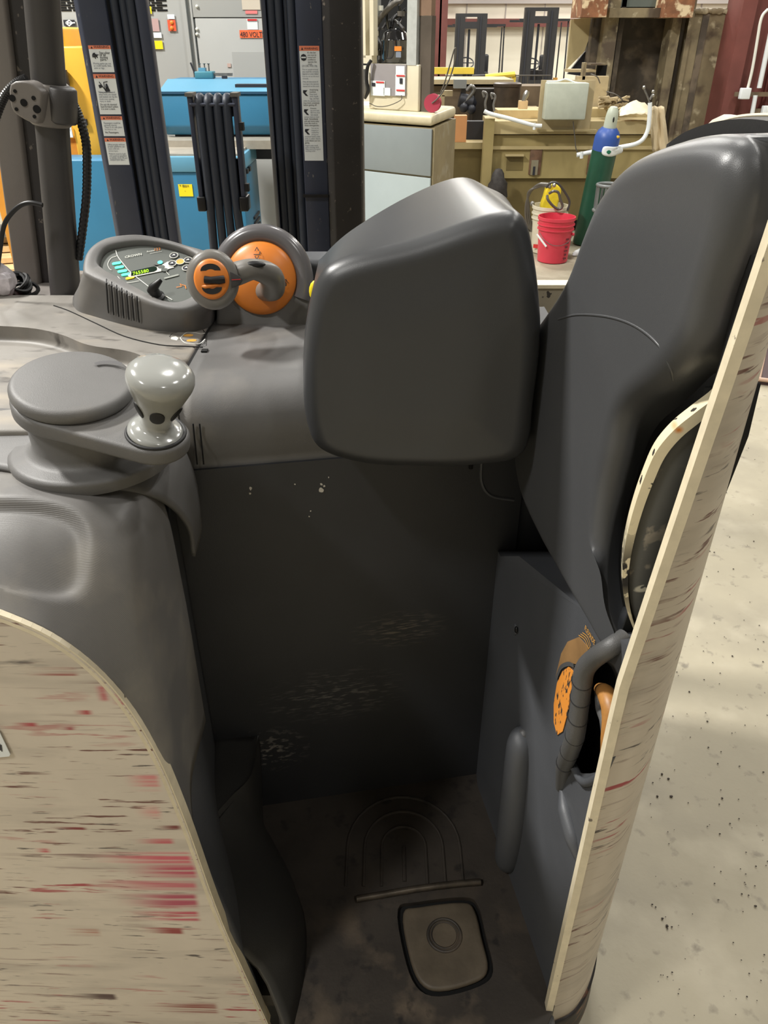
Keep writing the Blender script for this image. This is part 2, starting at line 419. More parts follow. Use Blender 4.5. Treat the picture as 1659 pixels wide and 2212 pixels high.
M_ledc = mat('cyan_led', (100, 235, 225), 0.4, emit=(100, 235, 225), estr=0.9)
M_white = mat('white_print', (226, 226, 216), 0.45)
M_wstick = mat('white_sticker', (232, 238, 240), 0.4)
M_ostick = mat('orange_sticker_band', (238, 138, 104), 0.45)
M_ink = mat('dark_ink', (40, 42, 50), 0.5)
M_ink2 = mat('grey_ink', (120, 128, 142), 0.5)
M_redink = mat('red_ink', (205, 50, 50), 0.5)
M_yellow = mat('yellow_sticker', (250, 224, 30), 0.5)
M_ogold = mat('gold_print', (224, 164, 72), 0.5)
M_chrome = mat('bright_metal', (180, 178, 172), 0.3, 0.9)
M_metalg = mat('scuffed_grey_metal', (130, 128, 124), 0.4, 0.6, var=0.2, scale=30)
# ---------------------------------------------------------------- the setting
def floor_material():
    m = mat('worn_concrete', (164, 156, 135), 0.62, var=0.12, scale=1.3, bump=0.35, bscale=90)
    overlay(m, (142, 135, 118), [((1, 1, 1), 2.4, 0.5, 0.75)])
    overlay(m, (178, 170, 150), [((1, 1, 1), 5.0, 0.52, 0.75)])
    overlay(m, (128, 121, 106), [((1, 1, 1), 22.0, 0.62, 0.75)])
    overlay(m, (96, 90, 82), [((1, 1, 1), 95.0, 0.72, 0.76)])
    return m
struct(B().box((-12, -5, -0.1), (12, 21.2, 0)).obj('floor', floor_material(), smooth=0))
M_wall = mat('cream_liner_wall', (238, 232, 214), 0.7, var=0.04, scale=1)
M_ceil = mat('grey_ceiling_deck', (120, 119, 116), 0.8); M_wall2 = mat('tan_side_wall', (140, 136, 126), 0.8)
wb = struct(B().box((-12, 21.0, 0), (12, 21.2, 8)).obj('wall_back', M_wall, smooth=0))
struct(B().box((-12.2, -5, 0), (-12, 21.2, 8)).obj('wall_left', M_wall2, smooth=0))
struct(B().box((12, -5, 0), (12.2, 21.2, 8)).obj('wall_right', M_wall2, smooth=0))
struct(B().box((-12, -5.2, 0), (12, -5, 8)).obj('wall_front', M_wall2, smooth=0))
struct(B().box((-12, -5, 7.6), (12, 21.2, 7.8)).obj('ceiling', M_ceil, smooth=0))
M_redst = mat('red_oxide_steel', (116, 66, 60), 0.6, var=0.15, scale=3)
M_blanket = mat('grey_wall_band', (176, 168, 164), 0.7)
for z0, z1 in ((1.86, 2.02), (4.2, 4.36)):
    struct(B().box((-12, 20.78, z0), (12, 21.0, z1)).obj('trim_1', M_redst, smooth=0))
struct(B().box((-12, 20.9, 2.31), (12, 20.99, 2.40)).obj('trim_2', M_blanket, smooth=0))
for x in [1.0+k*0.9 for k in range(-2, 12)]:
    b = B().box((x, 20.975, 0.1), (x+0.02, 21.0, 4.0)); b.obj('panel_seam', M_blanket, wb, smooth=0)
def ibeam(x, y, w_, d, z1, name):
    b = B(); b.box((x-w_/2, y-d/2, 0), (x+w_/2, y-d/2+0.03, z1)); b.box((x-w_/2, y+d/2-0.03, 0), (x+w_/2, y+d/2, z1)); b.box((x-0.02, y-d/2, 0), (x+0.02, y+d/2, z1))
    return struct(b.obj(name, M_redst, smooth=0))
p = at(950, 40, Y=19.5); ibeam(p.x, 19.5, 0.30, 0.5, 7.6, 'column_steel')
# big column on the right, seen as flange, web, flange
pr = at(1608, 150, Y=9.0)
b = B(); b.box((pr.x-0.19, 8.9, 0), (pr.x-0.05, 9.3, 7.6)); b.box((pr.x-0.05, 9.06, 0), (pr.x+0.30, 9.12, 7.6)); b.box((pr.x+0.25, 8.9, 0), (pr.x+0.55, 9.3, 7.6))
struct(b.obj('column_steel', M_redst, smooth=0))
cx = pr.x

# ---------------------------------------------------------------- the truck
T = thing('reach_truck', (0, 1.3, 0), 'grey and cream stand-up reach truck with padded operator compartment, seen from its rear', 'forklift')

# outer right body shell (cream), from its near rim round the corner and forward
plan = [(0.285, 0.650), (0.335, 0.672), (0.376, 0.722), (0.402, 0.785), (0.418, 0.850), (0.428, 0.94), (0.432, 1.1), (0.432, 1.30), (0.432, 1.62)]
def shellx(z): return max(0.0, z-1.0)*0.078
rows = []
for z in (0.17, 0.35, 0.6, 0.85, 1.1, 1.3, 1.45, 1.56):
    rows.append([V((x + shellx(z)*(1.0, 0.35, 0.1)[i] if i < 3 else x, y, z - (0.05 if (z > 1.5 and y < 0.75) else 0) - max(0, z-1.0)/0.56*(0.0, 0.0, 0.0, 0.0, 0.0, 0.0, 0.0, 0.14, 0.40)[i])) for i, (x, y) in enumerate(plan)])
b = B().grid(loft(rows, 5, 4)); outer = b.obj('outer_side_shell', M_cream, T, thick=0.008)
b = B()
rimp = [V((0.283+shellx(z), 0.647, z)) for z in [0.165+k*0.06 for k in range(24)]]
for a, c in zip(rimp, rimp[1:]): b.hexa([a+V((-.008, -.003, 0)), a+V((.003, -.004, 0)), a+V((.005, .008, 0)), a+V((-.008, .010, 0)), c+V((-.008, -.003, 0)), c+V((.003, -.004, 0)), c+V((.005, .008, 0)), c+V((-.008, .010, 0))])
b.obj('shell_edge_strip', M_rim, T, smooth=30)
# dark inner lining of the shell, behind the backrest
rows = [[V((x + (0.004 if i == 0 else -0.010) + (shellx(z) if i == 0 else 0), y+0.014, z - (0.06 if z > 1.5 and i < 3 else 0) - max(0, z-1.0)/0.56*(0.14 if i == 7 else 0))) for i, (x, y) in enumerate(plan[:8])] for z in (0.3, 0.9, 1.2, 1.4, 1.55)]
B().grid(loft(rows, 5, 4)).obj('shell_lining', M_dark, T, thick=0.006)
# black skirt below the shell
rows = [[V((x-0.020*(z < .05)+0.003, y+0.02*(z < .05)-0.003, z)) for x, y in plan] for z in (0.02, 0.09, 0.15, 0.19)]
M_skirt = mat('rusty_black_skirt', (44, 40, 38), 0.6, var=0.2, scale=20); overlay(M_skirt, (140, 92, 62), [((3, 3, 20), 6.0, 0.58, 0.66)])
B().grid(loft(rows, 5, 4)).obj('bumper_skirt', M_skirt, T, thick=0.01)
# inner cream arc edge with grey plate behind
arc_px = [(1574, 822), (1545, 858), (1500, 893), (1455, 930), (1418, 975), (1393, 1030), (1372, 1090), (1356, 1150), (1346, 1210), (1345, 1270), (1356, 1325), (1377, 1380)]
wid = [22, 24, 25, 25, 25, 24, 22, 20, 17, 13, 8, 3]
arc = [at(x, y, Y=0.688) for x, y in arc_px]
arc2 = []
for i, (x, y) in enumerate(arc_px):
    x0, y0 = arc_px[max(0, i-1)]; x1, y1 = arc_px[min(len(arc_px)-1, i+1)]; l = math.hypot(x1-x0, y1-y0)
    arc2.append(at(x + (-(y1-y0))/l*-wid[i]*0.9, y + (x1-x0)/l*-wid[i]*0.9*1.0, Y=0.688))
A1, A2 = cr(arc, 5), cr(arc2, 5)
b = B(); F_ = [b.v(p) for p in A1]; G_ = [b.v(p) for p in A2]; F2 = [b.v(p+V((0.004, 0.02, 0))) for p in A1]; G2 = [b.v(p+V((0.004, 0.02, 0))) for p in A2]
for i in range(len(F_)-1):
    b.f([F_[i], F_[i+1], G_[i+1], G_[i]]); b.f([F2[i], G2[i], G2[i+1], F2[i+1]]); b.f([F_[i], F2[i], F2[i+1], F_[i+1]]); b.f([G_[i], G_[i+1], G2[i+1], G2[i]])
M_rim2 = mat('chipped_cream_edge', (236, 224, 190), 0.5, var=0.05, scale=30)
overlay(M_rim2, (30, 28, 28), [((1, 1, 1), 60.0, 0.42, 0.46), ('box', tuple(at(1355, 1240, Y=0.69)), (0.06, 0.06, 0.075), 0.8)])
overlay(M_rim2, (60, 55, 50), [((1, 1, 1), 45.0, 0.66, 0.68)])
overlay(M_rim2, (222, 140, 60), [('box', tuple(at(1465, 927, Y=0.69)), (0.006, 0.02, 0.005), 0.8)])
b.obj('arc_edge', M_rim2, T, smooth=30)
M_plate = mat('scuffed_grey_plate', (92, 92, 88), 0.5, var=0.12, scale=10)
overlay(M_plate, (170, 160, 142), [((1, 1, 1), 30.0, 0.55, 0.6), ((1, 1, 1), 6, 0.5, 0.6)])
overlay(M_plate, (205, 200, 180), [('box', tuple(at(1390, 1268, Y=0.70)), (0.014, 0.05, 0.006), 0.3), ((1, 1, 2), 60.0, 0.4, 0.45)])
right_px = [(1580, 850), (1566, 880), (1548, 930), (1535, 975), (1515, 1010), (1497, 1060), (1475, 1120), (1458, 1160), (1440, 1215), (1425, 1260), (1408, 1310), (1384, 1372)]
R1 = cr([at(x, y, Y=0.70) for x, y in right_px], 5); L1 = [p+V((0.002, 0.012, 0)) for p in A2]
b = B().grid([L1, [l*0.5+r*0.5+V((0.004, 0.004, 0)) for l, r in zip(L1, R1)], R1]); b.obj('recessed_side_plate', M_plate, T, thick=0.006)
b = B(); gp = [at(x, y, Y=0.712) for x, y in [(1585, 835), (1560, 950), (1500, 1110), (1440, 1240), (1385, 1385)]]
b.grid([[p+V((-.03, .0, 0)) for p in gp], [p+V((.03, .012, 0)) for p in gp]]).obj('plate_shadow_gap', M_gap, T, thick=0.004)  # black sheet painted in as the shade between plate and rim

# backrest cushion: a tall pad whose face looks left across the compartment
PB, NB = V((0.300, 0.66, 1.2)), V((-0.905, -0.425, 0.0)).normalized()
PB2 = (0.300, 0.66); sl = (0.215-0.300)/(1.10-0.66)
nbv = V((-1, sl, 0)).normalized()
if nbv.x > 0: nbv = -nbv
bkF = [(1448, 308), (1540, 290), (1600, 312), (1612, 400), (1588, 520), (1548, 640), (1520, 735), (1480, 795), (1432, 842), (1380, 880), (1354, 922), (1340, 985), (1322, 1060), (1310, 1140), (1308, 1225), (1322, 1320), (1362, 1408),
      (1324, 1400), (1284, 1340), (1246, 1284), (1210, 1226), (1174, 1165), (1132, 1070), (1118, 980), (1120, 920), (1128, 860), (1132, 745), (1176, 684), (1232, 596), (1268, 500), (1306, 413), (1362, 348)]
bkB = {2: (1672, 320), 3: (1684, 420), 4: (1664, 550), 5: (1630, 670), 6: (1592, 782), 7: (1546, 808), 8: (1490, 862), 9: (1428, 915), 10: (1398, 968), 11: (1378, 1030), 12: (1356, 1100), 13: (1347, 1160), 14: (1343, 1240), 15: (1356, 1325), 16: (1384, 1402)}
front = [hit(x, y, PB, nbv) + nbv*0.014 for x, y in bkF]
backp = [hit(*bkB[i], PB - nbv*0.052, nbv) if i in bkB else hit(x, y, PB, nbv) - nbv*0.080 for i, (x, y) in enumerate(bkF)]
rl_ = [0.030]*32
for i_, v_ in {13: .024, 14: .018, 15: .012, 16: .007, 17: .009, 18: .015, 19: .021, 20: .026}.items(): rl_[i_] = v_
bs = cushion(front, backp, rl_, dome=0.0, n=6, seg=10, rb=0.004, soft=6, pair=True)
bp_ = bs.obj('backrest_pad', M_vinyl2, T, smooth=60)
sf = surf(bp_)
B().tube(cr([sf(x, y, -0.0008) for x, y in [(1206, 690), (1245, 680), (1310, 684), (1370, 704), (1420, 744), (1446, 792), (1454, 822)]], 6), 0.0018, 8).obj('backrest_seam', M_vinyl2, T, smooth=60)
# seam of the lumbar hollow: shallow raised welt
seam = [(1196, 690), (1245, 678), (1310, 682), (1370, 702), (1420, 740), (1452, 790), (1462, 830)]
# back shell visible above the pad
top_px = [(1440, 312), (1480, 285), (1540, 264), (1600, 257), (1662, 262), (1740, 285)]
b = B(); tp = cr([hit(x, y, PB - nbv*0.075, nbv) for x, y in top_px], 5)
b.grid([[p-V((0, 0, 0.12)) for p in tp], tp, [p - nbv*0.02+V((0, 0, 0.002)) for p in tp]]).obj('backrest_top_shell', M_dark, T, thick=0.005)
B().tube([p - nbv*0.02+V((0, 0, 0.003)) for p in tp], 0.0022, 6).obj('backrest_shell_lip', M_rim, T)

# armrest pad over the console
fr = [(694, 964), (662, 900), (655, 800), (662, 690), (688, 596), (745, 552), (900, 512), (1060, 458), (1124, 462), (1150, 540), (1166, 700), (1152, 850), (1128, 972), (1020, 998), (900, 1000), (790, 994)]
front = [at(x, y, Y=1.0) - V((0, 0.03, 0)) for x, y in fr]
tops = {4: (700, 545), 5: (760, 490), 6: (880, 418), 7: (985, 378), 8: (1045, 396), 9: (1100, 440)}
backp = []
for i, p in enumerate(front):
    if i in tops: q = at(*tops[i], Y=1.30)
    else: q = V((p.x*1.05, 1.30, max(p.z, 1.17)))
    backp.append(q)
cushion(front, backp, 0.029, dome=0.006, n=7, seg=10, soft=10, pair=True).obj('armrest_pad', M_vinyl, T, smooth=60)
B().box((0.0, 1.06, 1.10), (0.215, 1.5, 1.20)).bevel(0.01).obj('armrest_bracket', M_side, T)
B().box((0.216, 1.15, 0.22), (0.33, 1.55, 1.18)).obj('corner_filler', M_inner, T, smooth=0)

# chassis and floor
B().box((-0.60, 0.72, 0.03), (0.34, 1.62, 0.22)).obj('chassis', M_dark, T, smooth=0)
B().box((-0.80, 0.70, 0.10), (-0.37, 1.52, 1.08)).obj('battery_side_body', M_cream, T, smooth=0)
B().box((-1.0, 1.05, 0.10), (-0.37, 1.72, 1.10)).obj('tractor_body', M_cream, T, smooth=0)
fl = B().prism([(-0.23, 0.668, 0.215), (-0.185, 0.668, 0.215), (-0.17, 0.60, 0.215), (0.26, 0.60, 0.215), (0.296, 0.66, 0.215), (0.225, 1.14, 0.215), (-0.40, 1.14, 0.215)], (0, 0, 0.035)).obj('floor_mat', M_floor2, T, smooth=0)
def zp(px, py, z=0.25): return at(px, py, Z=z)
ped = [(868, 1962), (905, 1948), (1000, 1938), (1028, 1955), (1045, 2020), (1058, 2085), (1030, 2115), (950, 2135), (905, 2115), (880, 2050)]
pf = [zp(x, y, 0.262) for x, y in ped]; c0 = sum(pf, V((0, 0, 0)))/len(pf)
ring = [c0+(p-c0)*1.09 for p in pf]
cutter = B().prism([V((p.x, p.y, 0.238)) for p in cr(ring, 4, True)], (0, 0, 0.05)).obj('c', M_gap, smooth=0)
carve(fl, cutter)
gp = B().prism([V((p.x, p.y, 0.237)) for p in cr([c0+(p-c0)*1.085 for p in pf], 4, True)], (0, 0, 0.003)).obj('pedal_gap', M_gap, T)
inner = [c0+(p-c0)*0.97 for p in pf]
pd = cushion([V((p.x, p.y, 0.252)) for p in inner], [V((p.x, p.y, 0.24)) for p in inner], 0.006, n=4, seg=4).obj('brake_pedal', M_pedal, T)
pc = zp(960, 2020, 0.2525)
b = B().torus(pc, (0, 0, 1), 0.030, 0.003, seg=36, rseg=8); b.torus(pc, (0, 0, 1), 0.024, 0.0016, seg=36, rseg=8)
b.obj('pedal_emblem_ring', M_floor2, pd)
B().cyl(pc-V((0, 0, .001)), pc+V((0, 0, .0012)), 0.022, seg=32).obj('pedal_emblem_disc', M_pedal, pd)
bar = cr([zp(x, y, 0.256) for x, y in [(770, 1942), (830, 1932), (900, 1920), (980, 1910), (1038, 1905)]], 4)
B().tube(bar, 0.0065, 10).obj('floor_bar', mat('worn_steel_bar', (92, 84, 74), 0.4, 0.6, var=0.3, scale=40), T)
ac = zp(872, 1830)
for k, rr in enumerate((0.045, 0.08, 0.115)):
    pts = [ac + V((rr*1.0*math.cos(math.radians(a)), rr*1.05*math.sin(math.radians(a)), 0.0)) for a in range(0, 181, 12)]
    pts = [pts[0]+V((0, -0.085, 0))] + pts + [pts[-1]+V((0, -0.085, 0))]
    B().tube([p for p in pts], 0.0032, 8).obj('tread_rib', M_floor2, T)
B().tube([ac+V((0, -0.075, 0)), ac+V((0, 0.0, 0))], 0.004, 8).obj('tread_rib', M_floor2, T)
# cut front lip of floor near the camera
B().box((0.15, 0.60, 0.10), (0.29, 0.645, 0.236)).bevel(0.004).obj('step_block', M_graytex, T)

# far wall of the compartment (slightly skewed), left wall, bolster
def W(px, py, off=0.0):   # far-wall plane
    return hit(px, py, V((-0.255, 1.05, 0.25))+V((0, -off, 0)), V((0.178, -1, 0)))
def wy(x): return 1.05 + (x+0.255)*0.178
b = B(); b.prism([(-0.42, wy(-0.42), 0.2), (0.24, wy(0.24), 0.2), (0.24, wy(0.24)+0.03, 0.2), (-0.42, wy(-0.42)+0.03, 0.2)], (0, 0, 0.875))
fw = b.obj('compartment_front_liner', M_inner, T, smooth=0)
M_chip = mat('paint_chip', (205, 200, 188), 0.6)
b = B()
for (x, y, r) in [(541, 1055, 5), (540, 1066, 3), (694, 1058, 7), (700, 1050, 3), (671, 1104, 2), (710, 1031, 2), (637, 1046, 2), (668, 1116, 2), (745, 1750, 3), (694, 1046, 4)]:
    p = W(x, y, 0.0006); q = [p + V((math.cos(a)*r*0.0007*random.uniform(.5, 1.2), -0.0002, math.sin(a)*r*0.0007*random.uniform(.6, 1.3))) for a in [k*math.pi/4 for k in range(8)]]
    b.prism(q, (0, 0.0004, 0))
b.obj('paint_chips', M_chip, T, smooth=0, kind='stuff')
# moulded offset panel on the right end under the armrest
B().tube(cr([W(1040, 990), W(1040, 1040), W(1060, 1070), W(1110, 1080)], 5), 0.003, 6).obj('liner_moulding_line', M_side, T)
B().tube([W(1017, 1000, 0.004), W(1017, 1012, 0.004)], 0.0035, 8).obj('latch_pin', M_gap, T)

rimpx = [(-160, 1282), (0, 1325), (130, 1385), (240, 1478), (330, 1610), (400, 1770), (480, 1990), (580, 2212)]
rimP = [at(x, y, Y=0.655) for x, y in rimpx]
def rimx(z):
    pts = cr(rimP, 8)
    for a, c in zip(pts, pts[1:]):
        if (a.z-z)*(c.z-z) <= 0 and abs(a.z-c.z) > 1e-6: return a.x + (c.x-a.x)*(a.z-z)/(a.z-c.z)
    return pts[-1].x if z < 0.3 else pts[0].x
rows = []
for z in (0.16, 0.35, 0.5, 0.62, 0.74, 0.86, 0.98, 1.08):
    hi = z > 0.6; x0 = (rimx(z) - 0.008) if not hi else -0.345
    rows.append([V((x0, 0.668 if not hi else 0.78, z)), V((-0.308 if hi else min(x0-0.016, -0.262), 0.76 if not hi else 0.83, z)), V((-0.318, 0.90, z)), V((-0.345, 1.035, z))])
B().grid(loft(rows, 5, 4)).obj('compartment_left_liner', M_side, T, thick=0.01)
botc = [(-0.262, 1.05), (-0.240, 0.955), (-0.200, 0.905), (-0.165, 0.85), (-0.143, 0.785), (-0.138, 0.70), (-0.150, 0.60)]
midc = [(-0.255, 1.05), (-0.242, 0.955), (-0.215, 0.905), (-0.190, 0.85), (-0.175, 0.785), (-0.180, 0.72), (-0.205, 0.666)]
topc = [(-0.250, 1.05), (-0.250, 0.955), (-0.275, 0.905), (-0.300, 0.85), (-0.310, 0.785), (-0.30, 0.72), (-0.285, 0.668)]
rows = [[V((x, y, 0.245)) for x, y in botc], [V((x, y, 0.34)) for x, y in midc], [V((x, y, 0.455)) for x, y in topc], [V((x-0.012, y, 0.466)) for x, y in topc], [V((-0.34, y, 0.47)) for x, y in topc]]
M_bol = mat('dark_grey_bolster', (52, 51, 49), 0.45, var=0.15, scale=6, bump=0.2, bscale=400)
B().grid(loft(rows, 5, 4)).obj('foot_bolster', M_bol, T, thick=0.01)

# right side moulding with handle recess
SA, SB = V((0.205, 1.12, 0)), V((0.288, 0.66, 0))
ns = V((-(SA.y-SB.y), (SA.x-SB.x), 0)).normalized()
if ns.x > 0: ns = -ns
def S(px, py, off=0.0): return hit(px, py, SA + ns*off, ns)
side = B(); zt = lambda y: 0.90 + (1.10-y)*0.34
pl = [(SA.x+0.002, 1.135), (0.2065, 1.10), (0.222, 1.02), (0.250, 0.87), (0.27, 0.76), (0.286, 0.665), (0.296, 0.668), (0.33, 0.70), (0.37, 0.8), (0.37, 1.135)]
b0 = [V((x, y, 0.2)) for x, y in pl]; b1 = [V((x, y, zt(y)-(0.03 if y > 1.09 else 0))) for x, y in pl]
side.rings([b0, b1]); so = side.obj('side_moulding', M_side, T, smooth=30)
rec = [(1262, 1452), (1285, 1432), (1318, 1432), (1338, 1470), (1345, 1540), (1318, 1640), (1288, 1668), (1246, 1668), (1236, 1640), (1252, 1560)]
c = cushion([S(x, y, 0.03) for x, y in rec], [S(x, y, -0.055) for x, y in rec], 0.004, n=3, seg=3).obj('c', M_gap)
carve(so, c)
rp = [S(x, y, -0.05) for x, y in rec]; B().prism([sum(rp, V((0, 0, 0)))/len(rp)+(p-sum(rp, V((0, 0, 0)))/len(rp))*1.02 for p in rp], -ns*0.004).obj('recess_back', M_dark, T)
hp = cr([S(1350, 1378, -0.012), S(1316, 1400, 0.010), S(1280, 1425, 0.017), S(1262, 1450, 0.020), S(1256, 1490, 0.020), S(1250, 1540, 0.019), S(1242, 1590, 0.017), S(1228, 1630, 0.012), S(1218, 1660, 0.004), S(1214, 1700, -0.006)], 5)
hn = B().tube(hp, [0.012, 0.012, 0.0125, 0.013, 0.0125, 0.0125, 0.013, 0.013, 0.012, 0.010], 18).obj('grab_handle', M_graytex, T, smooth=60)
for i in (18, 22, 26, 30, 34, 38):
    c = hp[i]; d = (hp[i+1]-hp[i-1]).normalized(); d = (d + ns*0.0 + V((0, 0.35, -0.0))).normalized()
    B().torus(c, d, 0.0130, 0.0009, seg=28, rseg=6).obj('grip_groove', M_dark, hn)
# ridge below the handle
rg = cr([S(1214, 1700, -0.004), S(1222, 1750, 0.002), S(1238, 1810, 0.002), S(1256, 1870, -0.004)], 5)
B().tube(rg, [0.004, 0.012, 0.013, 0.005], 12).obj('moulded_ridge', M_side, T)
B().tube(cr([S(1238, 1655, 0.0), S(1262, 1690, 0.002), S(1300, 1672, 0.002), S(1320, 1630, 0)], 5), 0.006, 10).obj('recess_lip', M_side, T)
# orange decals
d1 = [(1240, 1452), (1228, 1440), (1215, 1450), (1203, 1475), (1196, 1520), (1196, 1560), (1203, 1588), (1215, 1580), (1226, 1540), (1234, 1490)]
B().prism([S(x, y, 0.0016) for x, y in d1], ns*-0.001).obj('orange_decal', M_orange2, T, smooth=0)
d2 = [(1200, 1462), (1212, 1412), (1226, 1386), (1250, 1376), (1272, 1400), (1252, 1436), (1228, 1432), (1210, 1444)]
B().prism([S(x, y, 0.0014) for x, y in d2], ns*-0.001).obj('faded_decal', M_brown, T, smooth=0)
ribbon(cr([S(x, y, 0.002) for x, y in [(1202, 1466), (1212, 1442), (1228, 1434), (1240, 1438)]], 5), ns, 0.006, 0.0006).obj('decal_band', M_graytex, T)
lettering('FLEXRIDE', S(1264, 1360, 0.001), S(1285, 1394, 0.001), ns, M_ogold, T, hs=1.5, name='lettering')
for k in range(3):
    o_ = k*5
    ribbon(cr([S(1253+o_*0.8-2, 1372-o_*0.6, 0.001), S(1264+o_*0.7, 1382-o_*0.5, 0.001), S(1274+o_*0.3, 1404-o_*0.8, 0.001)], 5), ns, 0.0012).obj('decal_stripe', M_ogold, T)
# orange release lever inside the recess
lv = cr([S(1296, 1488, -0.010), S(1310, 1500, -0.004), S(1322, 1540, 0.0), S(1316, 1600, 0.0), S(1306, 1645, -0.004)], 5)
M_lever = mat('dirty_orange_lever', (176, 124, 66), 0.45, var=0.3, scale=25)
B().tube(lv, [0.008, 0.012, 0.013, 0.011, 0.006], 14).obj('release_lever', M_lever, T)
B().tube(cr([S(1290, 1492, -0.004), S(1296, 1530, -0.002), S(1306, 1565, 0.004), S(1304, 1630, 0.004)], 5), [0.004, 0.006, 0.006, 0.003], 10).obj('lever_edge', M_graytex, T)
# bolt and bump
B().sphere(S(1113, 1358, 0.0), 0.011, sc=(0.35, 1, 1.1)).obj('side_bolt_boss', M_side, T)
B().sphere(S(1115, 1360, 0.004), 0.005, sc=(0.6, 1, 1.3)).obj('side_bolt', M_black, T)
pp = cr([S(1128, 1592, -0.006), S(1126, 1606, 0.004), S(1118, 1680, 0.008), S(1108, 1780, 0.008), S(1098, 1850, 0.004), S(1096, 1866, -0.008)], 5)
B().tube(pp, [0.018, 0.025, 0.027, 0.028, 0.026, 0.016], 20).obj('moulded_post', M_side, T, smooth=60)
B().sphere(S(1132, 1588, 0.0), 0.011, sc=(1, 1, 1)).obj('post_tip', M_graytex, T)
# thin black edge plate by the rim at floor level
ep = [(1178, 2180), (1200, 2120), (1222, 2010), (1228, 1978), (1236, 1985), (1226, 2060), (1206, 2150), (1192, 2185)]
B().prism([at(x, y, Y=0.664) for x, y in ep], (0, 0.006, 0)).obj('kick_plate', M_black, T)

# ---- console
def prof(x, y0=None, w_=0.0):
    yb = wy(x)
    P = [(yb+0.45, 1.212), (yb+0.25, 1.212), (yb+0.09, 1.210), (yb+0.055, 1.205), (yb+0.022, 1.190), (yb+0.002, 1.165), (yb-0.004, 1.14), (yb, 1.11), (yb+0.006, 1.085), (yb+0.010, 1.065), (yb+0.06, 1.062)]
    return [V((x, y, z)) for y, z in P]
B().grid(loft([prof(x) for x in (-0.308, -0.25, -0.18, -0.10, 0.0, 0.2)], 4, 3)).obj('console_cover', M_gray, T, thick=0.01)
B().grid(loft([prof(x) for x in (-0.40, -0.37, -0.34, -0.3125)], 4, 3)).obj('console_end_cover', M_gray, T, thick=0.01)
B().prism([p+V((0, 0.004, 0)) for p in prof(-0.3135)], (0.006, 0, 0)).obj('console_seam', M_gap, T, smooth=0)
g = [p+V((0, -0.0015, 0.0015)) for p in prof(-0.3105)[2:7]]
B().tube(g, 0.0022, 6).obj('seam_trim', M_chrome, T)
B().obox(at(442, 757, Z=1.213), V((0.005, 0, 0)), V((0, 0.006, 0)), V((0, 0, 0.001))).obj('seam_clip', M_gap, T)
for k in range(20):   # fine grip ribs beside the seam
    yy = k/19.0; P = cr(prof(-0.322)[2:7], 12); q = P[int(8+yy*(len(P)-14))]
    B().cyl(q+V((-0.012, -0.0002, 0.0002)), q+V((0.006, -0.0002, 0.0002)), 0.0007, seg=5).obj('grip_rib', M_gray, T)
# two seams on the vertical face
for px0 in (418, 432):
    a = W(px0-1, 915, 0.0065); c = W(px0+8, 1003, 0.0065); B().cyl(a, c, 0.0012, seg=6).obj('console_panel_gap', M_gap, T)
# rear ledge behind tiller, dark
B().box((-0.175, 1.44, 1.19), (0.06, 1.52, 1.30)).bevel(0.012, 4).obj('console_rear_ledge', M_side, T)
yb_ = at(683, 630, Y=1.28); B().sphere(yb_, 0.012, sc=(1, 0.6, 1.6)).obj('yellow_switch', M_yellow, T)

# ---- worktop, left
wt = B().prism([(-1.0, 0.90, 1.15), (-0.345, 0.90, 1.15), (-0.345, 1.05, 1.15), (-0.3125, 1.11, 1.15), (-0.3125, 1.52, 1.15), (-1.0, 1.52, 1.15)], (0, 0, 0.064)).bevel(0.006, 3).obj('worktop', M_work, T, smooth=30)
tray = [(-200, 700), (-60, 702), (60, 708), (130, 722), (190, 745), (270, 757), (312, 772), (322, 792), (300, 815), (220, 850), (60, 880), (-200, 880)]
tp = [at(x, y, Z=1.214) for x, y in tray]
c = cushion([V((p.x, p.y, 1.26)) for p in tp], [V((p.x, p.y, 1.187)) for p in tp], 0.01, n=5, seg=4).obj('c', M_work); carve(wt, c)
B().tube(cr([at(x, y, Z=1.2145) for x, y in [(116, 660), (150, 672), (210, 700), (270, 727), (345, 745), (400, 748), (438, 750)]], 4), 0.0011, 6).obj('worktop_seam', M_gap, T)
# dark side deck with strap, lamp and bag beyond the worktop
B().box((-1.0, 1.53, 1.10), (-0.50, 1.72, 1.17)).obj('side_deck', M_guardd, T, smooth=0)
B().box((-0.86, 1.50, 1.12), (-0.60, 1.56, 1.19)).obj('deck_step', M_black, T, smooth=0)

# ---- left cover (grained) and cream rear panel
rows = []
front = rimP[:5]; 
r0 = [V((-0.80, 0.655, rimP[0].z)), rimP[0], rimP[1], rimP[2], rimP[3], rimP[4], V((rimx(0.80), 0.655, 0.80)), V((rimx(0.66), 0.655, 0.66))]
def sec(y, t):
    zt_ = 1.110 + 0.078*t
    full = [V((-0.80, y, zt_)), V((-0.60, y, zt_)), V((-0.50, y, zt_)), V((-0.42, y, zt_)), V((-0.345, y, zt_-0.012)), V((-0.300, y, zt_-0.055)), V((-0.291, y, 0.98)), V((-0.292, y, 0.70))]
    return full
G = []
NR = 70
for j in range(NR+1):
    y = 0.657 + (0.875-0.657)*j/NR; k = math.sin(math.pi/2*min(1, (y-0.655)/0.13)); s_ = sec(y, 1.0)
    G.append(cr([V((r0[i].x*(1-k)+s_[i].x*k, y, r0[i].z*(1-k)+s_[i].z*k)) for i in range(8)], 12))
for r in G:
    for p in r:
        if p.z < 1.05: continue
        ex = (p.x-(-0.47))/0.128; ey = (p.y-0.726)/0.046
        d = (abs(ex)**3 + abs(ey)**3)**(1/3)
        k = max(0.0, min(1.0, (1.06-d)/0.24)); k = k*k*(3-2*k); p.z -= 0.015*k
